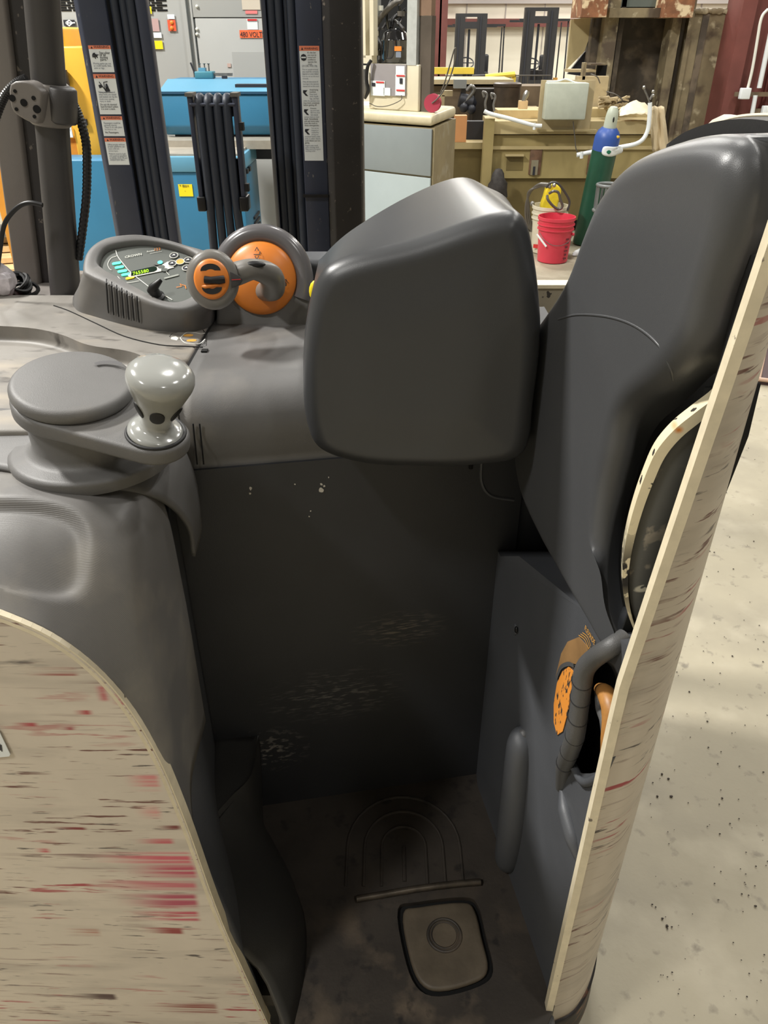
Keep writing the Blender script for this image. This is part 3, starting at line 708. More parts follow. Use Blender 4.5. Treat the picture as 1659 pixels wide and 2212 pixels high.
M_cover = mat('grey_ribbed_cover', (116, 114, 112), 0.42, var=0.1, scale=4, rvar=0.08)
overlay(M_cover, (142, 137, 128), [((1, 1, 1), 9.0, 0.5, 0.78)])
nt = M_cover.node_tree; wv = nt.nodes.new('ShaderNodeTexWave'); wv.bands_direction = 'Y'; wv.inputs['Scale'].default_value = 260; wv.inputs['Distortion'].default_value = 0.3
tcn = nt.nodes.new('ShaderNodeTexCoord'); bpn = nt.nodes.new('ShaderNodeBump'); bpn.inputs['Strength'].default_value = 0.16; bpn.inputs['Distance'].default_value = 0.001
nt.links.new(tcn.outputs['Object'], wv.inputs['Vector']); nt.links.new(wv.outputs['Fac'], bpn.inputs['Height']); nt.links.new(bpn.outputs[0], nt.nodes['Principled BSDF'].inputs['Normal'])
B().grid(G).obj('left_cover', M_cover, T, smooth=60, thick=0.008)
# raised cowl below the drum, right shoulder
cw = [[V((-0.80, 0.90, 1.20)), V((-0.5, 0.84, 1.194)), V((-0.40, 0.800, 1.193)), V((-0.33, 0.815, 1.175)), V((-0.290, 0.86, 1.13)), V((-0.276, 0.905, 1.06)), V((-0.283, 0.93, 0.99))],
      [V((-0.80, 0.95, 1.208)), V((-0.5, 0.90, 1.206)), V((-0.40, 0.88, 1.206)), V((-0.33, 0.89, 1.196)), V((-0.292, 0.93, 1.15)), V((-0.278, 0.965, 1.07)), V((-0.284, 0.99, 1.00))],
      [V((-0.80, 1.0, 1.212)), V((-0.5, 0.97, 1.212)), V((-0.40, 0.95, 1.212)), V((-0.34, 0.98, 1.205)), V((-0.305, 1.0, 1.16)), V((-0.290, 1.02, 1.08)), V((-0.295, 1.03, 1.01))]]
B().grid(loft(cw, 6, 6)).obj('cowl', M_gray, T, smooth=60, thick=0.006)

P2 = [p for p in cr(rimP, 6)]
b = B(); bottom = V((-0.21, 0.65, 0.12))
ys = lambda x: 0.650 + max(0, -x-0.62)*0.1
outl = [V((p.x, ys(p.x), p.z)) for p in P2] + [V((-0.19, 0.65, 0.10)), V((-0.80, ys(-0.8), 0.10)), V((-0.80, ys(-0.8), P2[0].z))]
b.prism(outl, (0, 0.012, 0)); b.obj('rear_panel', M_creamL, T, smooth=30)
b = B()
for a, c in zip(P2, P2[1:]):
    n_ = (c-a).normalized(); up = V((-n_.z, 0, n_.x)); 
    if up.x < 0 and up.z < 0: up = -up
    if up.x*0.5+up.z < 0: up = -up
    b.hexa([a+V((0, -.006, 0))-up*0.006, a+V((0, .014, 0))-up*0.006, a+V((0, .014, 0))+up*0.002, a+V((0, -.004, 0))+up*0.002,
            c+V((0, -.006, 0))-up*0.006, c+V((0, .014, 0))-up*0.006, c+V((0, .014, 0))+up*0.002, c+V((0, -.004, 0))+up*0.002])
b.obj('rear_panel_edge', M_rim, T, smooth=0)
st = B().prism([at(x, y, Y=0.6485) for x, y in [(-40, 1560), (-4, 1578), (0, 1584), (22, 1630), (20, 1634), (-40, 1640)]], (0, 0.001, 0)).obj('data_sticker', M_wstick, T, smooth=0)
for k, xx in enumerate((0, 4, 7)):
    B().prism([at(xx-6+q, 1604+r*14+xx*0.8, Y=0.648) for q, r in ((0, 0), (2.2, 0), (4.2, 1), (2, 1))], (0, 0.0004, 0)).obj('barcode_bar', M_ink, st, smooth=0)

# ---- steering boss, plate and knob
n0 = V((0.12, -0.16, 0.98)).normalized(); C0 = V((-0.377, 0.862, 1.300)); base = V((-0.380, 0.888, 1.192))
zz = V((0, 0, 1)); rb_ = []
for r_, h_ in [(0.001, -0.03), (0.102, -0.012), (0.1045, 0.002), (0.103, 0.006), (0.096, 0.009), (0.083, 0.010), (0.0735, 0.014), (0.0695, 0.022), (0.0675, 0.045), (0.0665, 0.088), (0.001, 0.090)]:
    f_ = max(0, h_)/0.09; nn_ = zz.lerp(n0, f_).normalized(); cc_ = base.lerp(C0-n0*0.012, f_) if h_ > 0 else base+zz*h_; x1, y1, _ = frame(nn_)
    rb_.append([cc_ + x1*r_*math.cos(2*math.pi*k/56) + y1*r_*math.sin(2*math.pi*k/56) for k in range(56)])
bs = B().rings(rb_).obj('steering_boss', M_gray, T, smooth=60)
pk = hit(337, 934, C0-n0*0.018, n0)
x_, y_, _ = frame(n0)
def circ(c, r, n=40): return [c + x_*r*math.cos(2*math.pi*k/n) + y_*r*math.sin(2*math.pi*k/n) for k in range(n)]
def hull(A, Bq):
    P = A + Bq; q = [((p-C0).dot(x_), (p-C0).dot(y_), p) for p in P]; q.sort(key=lambda a: (a[0], a[1]))
    def half(s):
        h = []
        for p in s:
            while len(h) > 1 and (h[-1][0]-h[-2][0])*(p[1]-h[-2][1]) - (h[-1][1]-h[-2][1])*(p[0]-h[-2][0]) <= 0: h.pop()
            h.append(p)
        return h[:-1]
    return [a[2] for a in half(q) + half(q[::-1])]
pc_ = C0 - n0*0.018
h = hull(circ(pc_, 0.0735), circ(pk, 0.0385))
# resample evenly
def resamp(P, n):
    L_ = [(P[(i+1) % len(P)]-P[i]).length for i in range(len(P))]; tot = sum(L_); out = []; i = 0; acc = 0
    for k in range(n):
        d = tot*k/n
        while acc + L_[i] < d: acc += L_[i]; i += 1
        out.append(P[i].lerp(P[(i+1) % len(P)], (d-acc)/L_[i]))
    return out
h = resamp(h, 40)
arm = cushion(h, [p-n0*0.022 for p in h], 0.006, n=2, seg=5).obj('steering_plate', M_gray, T, smooth=60)
cc = circ(C0, 0.0725, 24)
cap = cushion(cc, [p-n0*0.02 for p in cc], 0.009, dome=0.004, n=2, seg=6).obj('steering_cap', M_gray, T, smooth=60)
ribbon(cr([hit(x, y, C0+n0*0.0045, n0) for x, y in [(206, 787), (222, 783), (245, 783), (262, 787)]], 4), n0, 0.006).obj('cap_mark', mat('cap_scuff', (92, 91, 92), 0.5), cap)
B().torus(pk+n0*0.0005, n0, 0.0330, 0.0022, seg=48).obj('knob_socket', M_dark, arm)
nk = V((0.26, -0.17, 0.95)).normalized()
kb = B().lathe(pk, nk, [(0.001, -0.002), (0.0305, -0.002), (0.0325, 0.001), (0.032, 0.004), (0.027, 0.0065), (0.0205, 0.0085), (0.0172, 0.012), (0.0172, 0.018), (0.0192, 0.026), (0.0236, 0.038), (0.0282, 0.050), (0.0330, 0.061), (0.0362, 0.069), (0.0376, 0.0755), (0.0366, 0.082), (0.032, 0.0875), (0.022, 0.0910), (0.010, 0.0923), (0.001, 0.0925)], 48).obj('steering_knob', M_knob, T, smooth=80)
fy = frame(nk)
toc = (CAM-pk); toc = (toc - nk*toc.dot(nk)).normalized(); sidev = nk.cross(toc).normalized()
for a in (-60, 0, 60, 120, 180, 240):
    d = toc*math.cos(math.radians(a)) + sidev*math.sin(math.radians(a)); c = pk + nk*0.0385 + d*0.0232
    nn = (d*1.0 - nk*0.40).normalized(); s1 = nk.cross(d).normalized(); s2 = nn.cross(s1).normalized()
    B().rings([[c + nn*hh + s1*math.cos(t*math.pi/12)*0.0082*rr + s2*math.sin(t*math.pi/12)*0.0115*rr for t in range(24)] for hh, rr in ((-0.004, 1), (0.0012, 1), (0.0019, 0.8), (0.0020, 0.1))]).obj('knob_dimple', M_dark, kb)

# ---- display pod
DP1 = at(350, 655, Z=1.268); DP2 = at(330, 510, Y=DP1.y+0.16)
dn = V((0, -(DP2.z-DP1.z), 0.16)).normalized()
def D(px, py, off=0.0): return hit(px, py, DP1 + dn*off, dn)
outp = [(176, 582), (186, 540), (225, 512), (290, 503), (350, 511), (410, 528), (452, 542), (478, 566), (478, 610), (452, 645), (405, 668), (350, 664), (285, 640), (225, 612), (190, 596)]
innp = [(205, 562), (218, 535), (250, 522), (305, 516), (358, 523), (402, 536), (430, 552), (448, 578), (446, 606), (428, 630), (392, 650), (350, 648), (300, 624), (250, 596), (222, 580)]
botp = [(160, 655), (172, 600), (225, 560), (290, 550), (350, 560), (410, 570), (452, 580), (482, 610), (480, 650), (462, 700), (425, 722), (345, 722), (268, 708), (205, 690), (166, 676)]
og = [D(x, y) for x, y in outp]; ig = [D(x, y) for x, y in innp]
bt = []
for i, (x, y) in enumerate(botp):
    if 1 <= i <= 7: p = og[i]; bt.append(V((p.x, p.y+0.015, 1.205)))
    else: bt.append(at(x, y, Z=1.208))
gap = [bt[i]*0.97 + (sum(bt, V())/len(bt))*0.03 for i in range(len(bt))]
n_ = 5
R_out = cr(og, n_, True); R_in = cr(ig, n_, True); R_b = cr(bt, n_, True)
cen = sum(R_in, V())/len(R_in)
rs = [R_b, [a.lerp(c, 0.12)+V((0, 0, 0.006)) for a, c in zip(R_b, R_out)], [a.lerp(c, 0.5)-((a-cen).normalized()*0.003) for a, c in zip(R_b, R_out)], [p-dn*0.010 for p in R_out]]
for a in (30, 60, 90): rs.append([(p + (cen-p).normalized()*0.008*(1-math.cos(math.radians(a)))) - dn*0.010*(1-math.sin(math.radians(a))) for p in R_out])
rs.append([a.lerp(c, 0.6) for a, c in zip(R_out, R_in)]); rs.append([p-dn*0.001 for p in R_in]); rs.append([p.lerp(cen, 0.03)-dn*0.004 for p in R_in]); rs.append([p.lerp(cen, 0.04)-dn*0.014 for p in R_in])
rs.append([p.lerp(cen, 0.95)-dn*0.014 for p in R_in])
pod = B().rings(rs, cap0=True).obj('display_pod', M_gray, T, smooth=50)
DO = -0.0115
fo = [p.lerp(cen, 0.055)-dn*0.0135 for p in R_in]
B().prism(fo, dn*0.0012).obj('display_face', M_face, T, smooth=0)
def DD(px, py, o=0.0): return D(px, py, DO+o)
ribbon(cr([DD(*q) for q in [(250, 541), (255, 555), (268, 572), (284, 590), (322, 620)]], 5), dn, 0.0013).obj('face_line', M_white, pod)
ribbon([DD(355, 638), (DD(372, 648))], dn, 0.0013).obj('face_line', M_white, pod)
ribbon(cr([DD(*q) for q in [(253, 553), (240, 558), (233, 570), (236, 580), (241, 584)]], 4), dn, 0.0009).obj('face_line', M_white, pod)
ribbon(cr([DD(*q) for q in [(254, 597), (262, 605), (275, 611), (301, 607)]], 4), dn, 0.0009).obj('face_line', M_white, pod)
def pill(px0, px1, py, hh, m, name, par, sk=0.0, off=0.0):
    a, c = DD(px0, py+sk/2), DD(px1, py-sk/2); x = (c-a).normalized(); y = dn.cross(x); r = hh/2
    pts = [a + V() + (-x*math.sin(t)+y*math.cos(t))*r for t in [k*math.pi/8 for k in range(9)]] + [c + (x*math.sin(t)-y*math.cos(t))*r for t in [k*math.pi/8 for k in range(9)]]
    return B().prism([p+dn*(0.0002+off) for p in pts], dn*0.0006).obj(name, m, par, smooth=0)
for q in ((246, 258, 569), (252, 264, 577.5), (258, 271, 586), (266, 278, 593)): pill(q[0], q[1], q[2], 0.0064, M_led, 'battery_light', pod, 2)
pill(275, 287, 600.5, 0.006, M_ledy, 'battery_light', pod, 3)
pill(285, 358, 588-1.5, 0.0135, M_white, 'screen_surround', pod, 15)
scp = [DD(283, 596, .001), DD(284, 586.5, .001), DD(333, 575.5, .001), DD(339, 578, .001), DD(339, 583, .001), DD(333, 586.5, .001)]
B().prism(scp, dn*0.0005).obj('display_screen', M_screen, pod, smooth=0)
lettering('765580', DD(288, 595, .0014), DD(322, 588, .0014), dn, M_digit, pod, hs=1.3, name='screen_digits')
lettering('CROWN', DD(270.5, 558.5), DD(306.5, 551.5), dn, M_white, pod, hs=1.1)
lettering('Access', DD(317, 545.8), DD(334, 542.8), dn, M_white, pod, hs=1.2)
lettering('123', DD(334.5, 542.5), DD(347, 540.5), dn, M_orange, pod, hs=1.2)
ribbon([DD(324, 548), DD(350, 543)], dn, 0.0006).obj('face_line', M_white, pod)
B().prism([DD(x, y, .0003) for x, y in [(335, 581), (362, 565.5), (368, 566), (376, 578), (348, 586)]], dn*0.0004).obj('keypad_band', M_white, pod, smooth=0)
for x, y in ((340, 569.5), (348.5, 576.5), (355.5, 583)):
    B().lathe(DD(x, y, .0008), dn, [(0.001, 0.0006), (0.0045, 0.0006), (0.0046, 0)], 20, sx=1.4).obj('mode_symbol', M_face, pod)
B().lathe(DD(346, 567, .0010), dn, [(0.001, 0.0008), (0.0045, 0.0008), (0.0046, 0)], 20).obj('mode_light', M_ledc, pod)
ribbon([DD(358, 586), DD(366, 595)], dn, 0.0008).obj('face_line', M_white, pod)
pill(357, 384, 598, 0.004, mat('dim_print', (150, 154, 146), 0.5), 'model_strip', pod, 7)
for i, (x, y) in enumerate(((376, 552.5), (406.5, 562.5), (389.5, 566), (372, 570), (403, 579.5))):
    c = DD(x, y, .0004); k = B().lathe(c, dn, [(0.001, 0.001), (0.0068, 0.001), (0.007, 0)], 24).obj('menu_button', M_ink if i != 2 else M_ogold, pod)
    # white ring and arrow are printed on the same button
    B().torus(c+dn*0.0008, dn, 0.0073, 0.0008, seg=28, rseg=6).obj('button_ring', M_white, T)
    if i != 2:
        B().prism([c+dn*0.0012+p for p in (V((-0.003, -0.002, 0)), V((0.003, -0.002, 0)), V((0, 0.0035, 0.0015)))], dn*0.0004).obj('button_arrow', M_white, T, smooth=0)
# key in the ignition
ky = DD(338, 643, 0.0)
kk = B().lathe(ky, dn, [(0.001, 0.0), (0.0145, 0.0), (0.0145, 0.004), (0.011, 0.007), (0.001, 0.007)], 28).obj('ignition_barrel', M_black, T)
kx = (D(352, 600, 0.03)-ky)
B().tube([ky+dn*0.006, ky+dn*0.02], [0.0105, 0.008], 16).obj('ignition_key', M_black, T, smooth=40)
B().tube([ky+dn*0.014+V((-.004, 0, 0)), ky+dn*0.022, hit(348, 604, ky+dn*0.03, dn)], [0.009, 0.008, 0.0036], 12).obj('key_grip', M_black, T, smooth=50)
# seated-operator mark
mk = [(381, 621), (392, 619), (389, 613), (394, 616), (400, 617), (402, 624)]
ribbon([DD(x, y) for x, y in mk], dn, 0.0016).obj('seat_symbol', M_orange, pod)
# ribs on the left cheek of the pod
sp_ = surf(pod)
for k, (x, y0, y1) in enumerate([(230, 603, 676), (241, 609, 680), (252, 616, 684), (263, 622, 687), (274, 628, 690), (285, 634, 692), (296, 640, 696)]):
    B().tube([sp_(x + q*0.6, y0+(y1-y0)*q/8, 0.0006) for q in range(9)], [0.0008]+[0.0016]*7+[0.0008], 8).obj('pod_rib', M_dark, T)
    B().tube([sp_(x+4.5 + q*0.6, y0+3+(y1-y0)*q/8, -0.0002) for q in range(9)], [0.0008]+[0.0026]*7+[0.0008], 8).obj('pod_rib_land', M_gray, T)
# printed handle diagram by the seam
dg = [(366, 728), (372, 721), (425, 708), (438, 712), (445, 722), (443, 744), (440, 746)]
ribbon([at(x, y, Z=1.2135) for x, y in dg+[dg[0]]], (0, 0, 1), 0.0012).obj('diagram_border', M_gap, T)
ribbon(cr([at(x, y, Z=1.2137) for x, y in [(443, 720), (435, 722), (420, 719), (403, 719), (392, 728), (390, 732), (400, 741), (420, 743), (433, 742), (443, 733)]], 4), (0, 0, 1), 0.0016).obj('diagram_outline', M_white, T)
for x, y in ((407, 725), (414, 736)):
    c = at(x, y, Z=1.2137); B().lathe(c, (0, 0, 1), [(0.001, 0.0008), (0.0085, 0.0008), (0.0086, 0)], 20, sy=0.7).obj('diagram_button', M_ogold, T)
B().prism([at(x, y, Z=1.2137) for x, y in [(369, 733), (370, 729), (380, 727), (386, 731), (382, 736)]], (0, 0, 0.0006)).obj('diagram_hand', M_white, T, smooth=0)

# ---- tiller (hood, orange dial, control handle)
DC = at(564, 601, Y=1.36); tn = V((-0.02, -0.95, 0.31)).normalized(); tx, ty, _ = frame(tn)
rd = 0.0625
B().lathe(DC, tn, [(0.001, -0.10), (0.080, -0.10), (0.082, -0.02), (0.078, -0.008), (0.066, -0.006), (0.001, -0.006)], 48).obj('tiller_housing', M_dark, T, smooth=40)
B().torus(DC-tn*0.012-ty*0.004, tn, 0.0755, 0.0165, -22, 202, seg=48, rseg=18, sy=1.06).obj('tiller_hood', mat('glossy_hood', (104, 102, 104), 0.22, spec=0.6), T, smooth=80)
bq = cushion([DC+tx*a+ty*c-tn*0.004 for a, c in ((-0.080, -0.01), (-0.084, -0.055), (-0.078, -0.098), (0, -0.104), (0.078, -0.098), (0.084, -0.055), (0.082, -0.01), (0, -0.02))],
             [DC+tx*a+ty*c-tn*0.11 for a, c in ((-0.080, -0.01), (-0.084, -0.055), (-0.078, -0.098), (0, -0.104), (0.078, -0.098), (0.084, -0.055), (0.082, -0.01), (0, -0.02))], 0.008, n=4).obj('tiller_base', M_gray, T, smooth=60)
dome = B().lathe(DC, tn, [(0.001, -0.01), (rd, -0.01), (rd, 0.0), (rd*0.97, 0.004), (rd*0.85, 0.010), (rd*0.6, 0.017), (rd*0.3, 0.021), (0.001, 0.022)], 56).obj('orange_dial', M_orange, T, smooth=80)
def TD(px, py, o=0.0): return hit(px, py, DC+tn*o, tn)
ds = surf(dome)
lettering('<L>', ds(563, 563, .0012), ds(563, 536, .0012), ds.n(563, 550), M_ink, dome, hs=1.15, off=0.0022)
lettering('L', ds(618, 618, .0012), ds(618, 611, .0012), ds.n(616, 612), M_ink, dome, hs=1.6, off=0.0018)
lettering('&', ds(618, 610, .0012), ds(618, 602, .0012), ds.n(616, 608), M_ink, dome, hs=0.9, off=0.0018, name='dial_symbol')
lettering('>', ds(624, 612, .0012), ds(623, 604, .0012), ds.n(618, 608), M_ink, dome, hs=0.9, off=0.0018, name='dial_symbol')
hd = at(459, 604, Y=1.215)
toC = (CAM-hd).normalized()
sp = cr([DC+tn*0.016+V((0.006, 0, -0.024)), at(588, 622, Y=1.305), at(584, 596, Y=1.268), at(548, 582, Y=1.243), at(508, 592, Y=1.240), hd-(CAM-hd).normalized()*0.014], 7)
hdl = B().tube(sp, [0.0165, 0.0215, 0.020, 0.0165, 0.019, 0.020], 22).obj('control_handle', M_head, T, smooth=80)
hn2 = (toC + V((-0.10, 0, 0.05))).normalized()
B().lathe(hd, hn2, [(0.001, -0.034), (0.020, -0.032), (0.034, -0.021), (0.0415, -0.006), (0.0405, 0.004), (0.036, 0.0105), (0.029, 0.0125), (0.001, 0.0125)], 48, sy=1.12).obj('handle_head', M_head, T, smooth=80)
hf = B().lathe(hd, hn2, [(0.001, 0.011), (0.0275, 0.011), (0.0272, 0.015), (0.024, 0.0175), (0.012, 0.0188), (0.001, 0.019)], 44, sy=1.12).obj('handle_face', M_orange, T, smooth=60)
hx, hy, _ = frame(hn2)
def HF(a, c, o=0.0178): return hd + hx*a + hy*c + hn2*o
for s_ in (1, -1):
    pts = [HF(0.0155*math.cos(t), s_*(0.0125 + 0.0105*math.sin(t)), 0.0165) for t in [k*math.pi/12 for k in range(13)]]
    B().prism(pts, hn2*0.0022).obj('handle_button', M_dark, hf, smooth=0)
B().tube([HF(-0.010, -0.001, 0.019), HF(0.0, -0.002, 0.0205), HF(0.012, -0.002, 0.020), HF(0.020, -0.001, 0.018)], [0.0062, 0.0055, 0.0065, 0.006], 14).obj('thumb_roller', M_black, hf, smooth=50)
B().tube([HF(-0.022, -0.010, 0.013), HF(-0.010, -0.0115, 0.0185), HF(0.008, -0.009, 0.0185), HF(0.023, -0.009, 0.014)], [0.0015, 0.003, 0.003, 0.0015], 10).obj('face_ridge', M_orange, hf, smooth=50)
B().prism([HF(0.029, 0.011, 0.010), HF(0.043, 0.004, 0.008), HF(0.048, -0.002, 0.007), HF(0.043, -0.010, 0.006), HF(0.030, -0.014, 0.009)], hn2*0.004).bevel(0.001, 2).obj('handle_inset', M_guardd, hdl)
ribbon([HF(0.031, -0.002, 0.0142), HF(0.045, -0.0015, 0.0118)], hn2, 0.0012).obj('handle_accent', M_redink, hdl)
B().sphere(at(548, 571, Y=1.235), 0.012, sc=(1.6, 0.6, 0.45)).obj('handle_trigger', M_black, T)
# ---- mast
k_ = 2.5/1.2055/F
def mx(px): return (px-PW/2)*k_
MT, MB = 3.0, 0.30
def chan(pts, y, name, m, z0=MB, z1=MT):
    return B().prism([(x, yy, z0) for x, yy in pts], (0, 0, z1-z0)).bevel(0.004, 2).obj(name, m, T, smooth=30)
xl = mx
chan([(mx(158), 2.50), (mx(171), 2.485), (mx(230), 2.485), (mx(230), 2.50), (mx(178), 2.53), (mx(178), 2.60), (mx(158), 2.60)], 0, 'mast_outer_channel', M_mast)
chan([(mx(212), 2.53), (mx(290), 2.53), (mx(290), 2.56), (mx(212), 2.56)], 0, 'mast_web', M_gap)
def mtube(px, r, y, name='lift_cylinder', m=M_hose): return B().cyl((mx(px), y, MB), (mx(px), y, MT), r, seg=20).obj(name, m, T)
mtube(243, 0.012, 2.510); mtube(262, 0.012, 2.515); mtube(279, 0.013, 2.51)
chan([(mx(290), 2.50), (mx(314), 2.50), (mx(314), 2.54), (mx(290), 2.54)], 0, 'mast_inner_channel', M_mast)
chan([(mx(640), 2.46), (mx(697), 2.46), (mx(697), 2.56), (mx(640), 2.56)], 0, 'mast_outer_channel', M_mast)
chan([(mx(697), 2.455), (mx(712), 2.44), (mx(776), 2.44), (mx(781), 2.45), (mx(781), 2.62), (mx(697), 2.62)], 0, 'mast_side_beam', M_mast2)
chan([(mx(560), 2.52), (mx(572), 2.50), (mx(576), 2.60), (mx(560), 2.60)], 0, 'mast_inner_channel', M_mast)
chan([(mx(572), 2.545), (mx(640), 2.545), (mx(640), 2.56), (mx(572), 2.56)], 0, 'mast_web', M_gap)
mtube(583, 0.012, 2.515); mtube(600, 0.011, 2.51); mtube(616, 0.009, 2.515); mtube(630, 0.013, 2.49, 'mast_hose')
for z in (1.24,):
    B().box((mx(636), 2.450, z), (mx(697), 2.462, z+0.008)).obj('cable_tie', M_black, T)
B().box((-0.72, 2.50, 0.28), (-0.08, 2.58, 0.5)).obj('mast_cross_member', M_mast, T)

# hose carrier between the rails
yh = 2.33
def hx_(px, y): return at(px, y, Y=yh)
a0 = at(411, 205, Y=yh); a1 = at(508, 205, Y=yh); zb = at(430, 430, Y=yh).z; zt_ = a0.z
for x in (a0.x, a1.x):
    B().box((x-0.006, yh-0.02, zb), (x+0.006, yh+0.03, zt_)).bevel(0.002).obj('hose_carrier_plate', M_mast, T)
    B().box((x-0.010, yh-0.024, zt_-0.003), (x+0.010, yh+0.03, zt_+0.006)).obj('carrier_tab', M_metalg, T)
B().cyl((a0.x, yh-0.018, zt_-0.022), (a1.x, yh-0.018, zt_-0.022), 0.0045, seg=10).obj('carrier_pin', M_mast, T)
B().box((a0.x, yh+0.02, zb), (a1.x, yh+0.032, zt_-0.16)).obj('carrier_back', M_gap, T)
for z in (zt_-0.075, zt_-0.23): B().box((a1.x+0.006, yh-0.02, z-0.010), (a1.x+0.018, yh+0.0, z+0.010)).obj('carrier_bolt', M_black, T)
for i in range(4):
    x = a0.x + (a1.x-a0.x)*(0.19+0.205*i); top = zt_-0.02
    B().tube(cr([(x, yh+0.04, zt_-0.05), (x, yh+0.02, zt_-0.012), (x, yh-0.005, zt_-0.012), (x, yh-0.012, zt_-0.05), (x, yh-0.012, zb), (x+0.004*(i-1.5), yh-0.005, zb-0.2), (x+0.004*(i-1.5), yh, 0.6)], 5), 0.0125, 14).obj('hydraulic_hose', M_hose, T)
for x in (a0.x, a1.x): B().box((x-0.012, yh-0.025, zb-0.03), (x+0.012, yh+0.03, zb+0.01)).bevel(0.004).obj('carrier_foot', M_black, T)

# warning stickers on the mast
def sticker(x0, x1, z0, z1, y, lines, hband, name='warning_label', icon=None):
    s = B().prism([(x0, y, z0), (x1, y, z0), (x1, y, z1), (x0, y, z1)], (0, -0.0008, 0)).obj(name, M_wstick, T, smooth=0)
    B().box((x0, y-0.0014, z1-hband), (x1, y-0.0008, z1)).obj('label_band', M_ostick, s, smooth=0)
    w_ = x1-x0; n = (0, -1, 0)
    B().prism([(x0+w_*0.10, y-0.0016, z1-hband*0.82), (x0+w_*0.20, y-0.0016, z1-hband*0.82), (x0+w_*0.15, y-0.0016, z1-hband*0.25)], (0, -0.0004, 0)).obj('warning_triangle', M_ink, s, smooth=0)
    lettering('WARNING', (x0+w_*0.24, y-0.0012, z1-hband*0.78), (x0+w_*0.92, y-0.0012, z1-hband*0.78), n, M_ink, s, hs=1.0, name='warning_word')
    for (t, fx0, fx1, fz, bold) in lines:
        lettering(t, (x0+w_*fx0, y-0.001, z1-fz), (x0+w_*fx1, y-0.001, z1-fz), n, M_ink if bold else M_ink2, s, hs=1.15, name='label_text', off=0.0006)
    return s
def zof(px, py, Y): return at(px, py, Y=Y).z
YL = 2.4845
defs = [(189, 98, 156, [('Stay clear', .45, .93, 0.045, 1), ('of all', .45, .72, 0.057, 1), ('moving', .45, .80, 0.069, 1), ('parts.', .45, .74, 0.081, 1), ('Moving parts can cut', .10, .90, 0.100, 0), ('or crush hands, feet,', .10, .90, 0.112, 0), ('arms or legs.', .10, .58, 0.124, 0)]),
        (0, 160, 247, [('Tilting mast forward', .10, .86, 0.100, 0), ('when forks are raised', .10, .9, 0.112, 0), ('and loaded can tip the', .10, .94, 0.124, 0), ('truck over causing', .10, .78, 0.136, 0), ('injury or death.', .10, .62, 0.148, 0), ('Do not tilt elevated', .10, .86, 0.166, 1), ('load forward unless', .10, .9, 0.178, 1), ('it is over a stack.', .10, .76, 0.190, 1)]),
        (0, 251, 294, [('Passengers could be', .10, .88, 0.040, 0), ('seriously injured.', .10, .70, 0.051, 0), ('There is no safe place', .10, .94, 0.062, 0), ('for them to ride.', .10, .66, 0.073, 0), ('No Passengers.', .10, .74, 0.090, 1)]),
        (0, 298, 356, [('Lifting people without', .10, .92, 0.038, 0), ('proper platform can', .10, .9, 0.049, 0), ('cause a fall and', .10, .62, 0.060, 0), ('serious injury.', .10, .56, 0.071, 0), ('Platform must be built', .10, .9, 0.087, 0), ('and used as specified', .10, .92, 0.098, 0), ('in OSHA 1910.178 and', .10, .94, 0.109, 0), ('ANSI/ITSDF B56.1.', .10, .84, 0.120, 0)])]
for i, (x, y0, y1, ls) in enumerate(defs):
    xa, xb = mx(175)-0.014+0.012, mx(175)+0.058+0.010
    za, zc = zof(215, y0, YL), zof(215, y1, YL)
    h_ = za-zc; ks = {0: 0.142, 1: 0.215, 2: 0.105, 3: 0.142}[i]
    s = sticker(mx(177), mx(226), zc, za, YL, [(t, a, b_, f*h_/ks, bo) for t, a, b_, f, bo in ls], 0.019*h_/ks*(1.0 if i != 1 else 1.2))
    w0 = mx(177); wd = mx(226)-w0
    if i == 0:
        for q in (((.12, .40), (.40, .34)), ((.20, .28), (.24, .50)), ((.14, .34), (.30, .42)), ((.26, .34), (.34, .46))):
            B().tube([(w0+wd*q[0][0], YL-0.0012, za-h_*q[0][1]), (w0+wd*q[1][0], YL-0.0012, za-h_*q[1][1])], [0.0035, 0.001], 6).obj('hazard_symbol', M_ink, s)
    if i == 1:
        B().prism([(w0+wd*a, YL-0.001, za-h_*c) for a, c in ((.42, .40), (.48, .32), (.60, .32), (.66, .40), (.64, .43), (.44, .43))], (0, -0.0006, 0)).obj('truck_symbol', M_ink, s, smooth=0)
        B().prism([(w0+wd*a, YL-0.001, za-h_*c) for a, c in ((.16, .27), (.30, .25), (.33, .32), (.19, .35))], (0, -0.0006, 0)).obj('load_symbol', M_ink, s, smooth=0)
        B().tube([(w0+wd*.22, YL-.0015, za-h_*.19), (w0+wd*.48, YL-.0015, za-h_*.43)], 0.0012, 6).obj('mast_symbol', M_ink, s)
        B().tube([(w0+wd*.42, YL-.0015, za-h_*.36), (w0+wd*.42, YL-.0015, za-h_*.20), (w0+wd*.60, YL-.0015, za-h_*.18)], 0.0010, 6).obj('guard_symbol', M_ink, s)
        B().cyl((w0+wd*.53, YL-.001, za-h_*.235), (w0+wd*.53, YL-.001, za-h_*.32), 0.0022, 0.0050, seg=8).obj('driver_symbol', M_ink, s)
        B().box((w0+wd*.14, YL-.0015, za-h_*.452), (w0+wd*.72, YL-.0009, za-h_*.447)).obj('ground_symbol', M_ink, s)
YR = 2.4595
za, zc = zof(665, 99, YR), zof(665, 347, YR); kk_ = (za-zc)
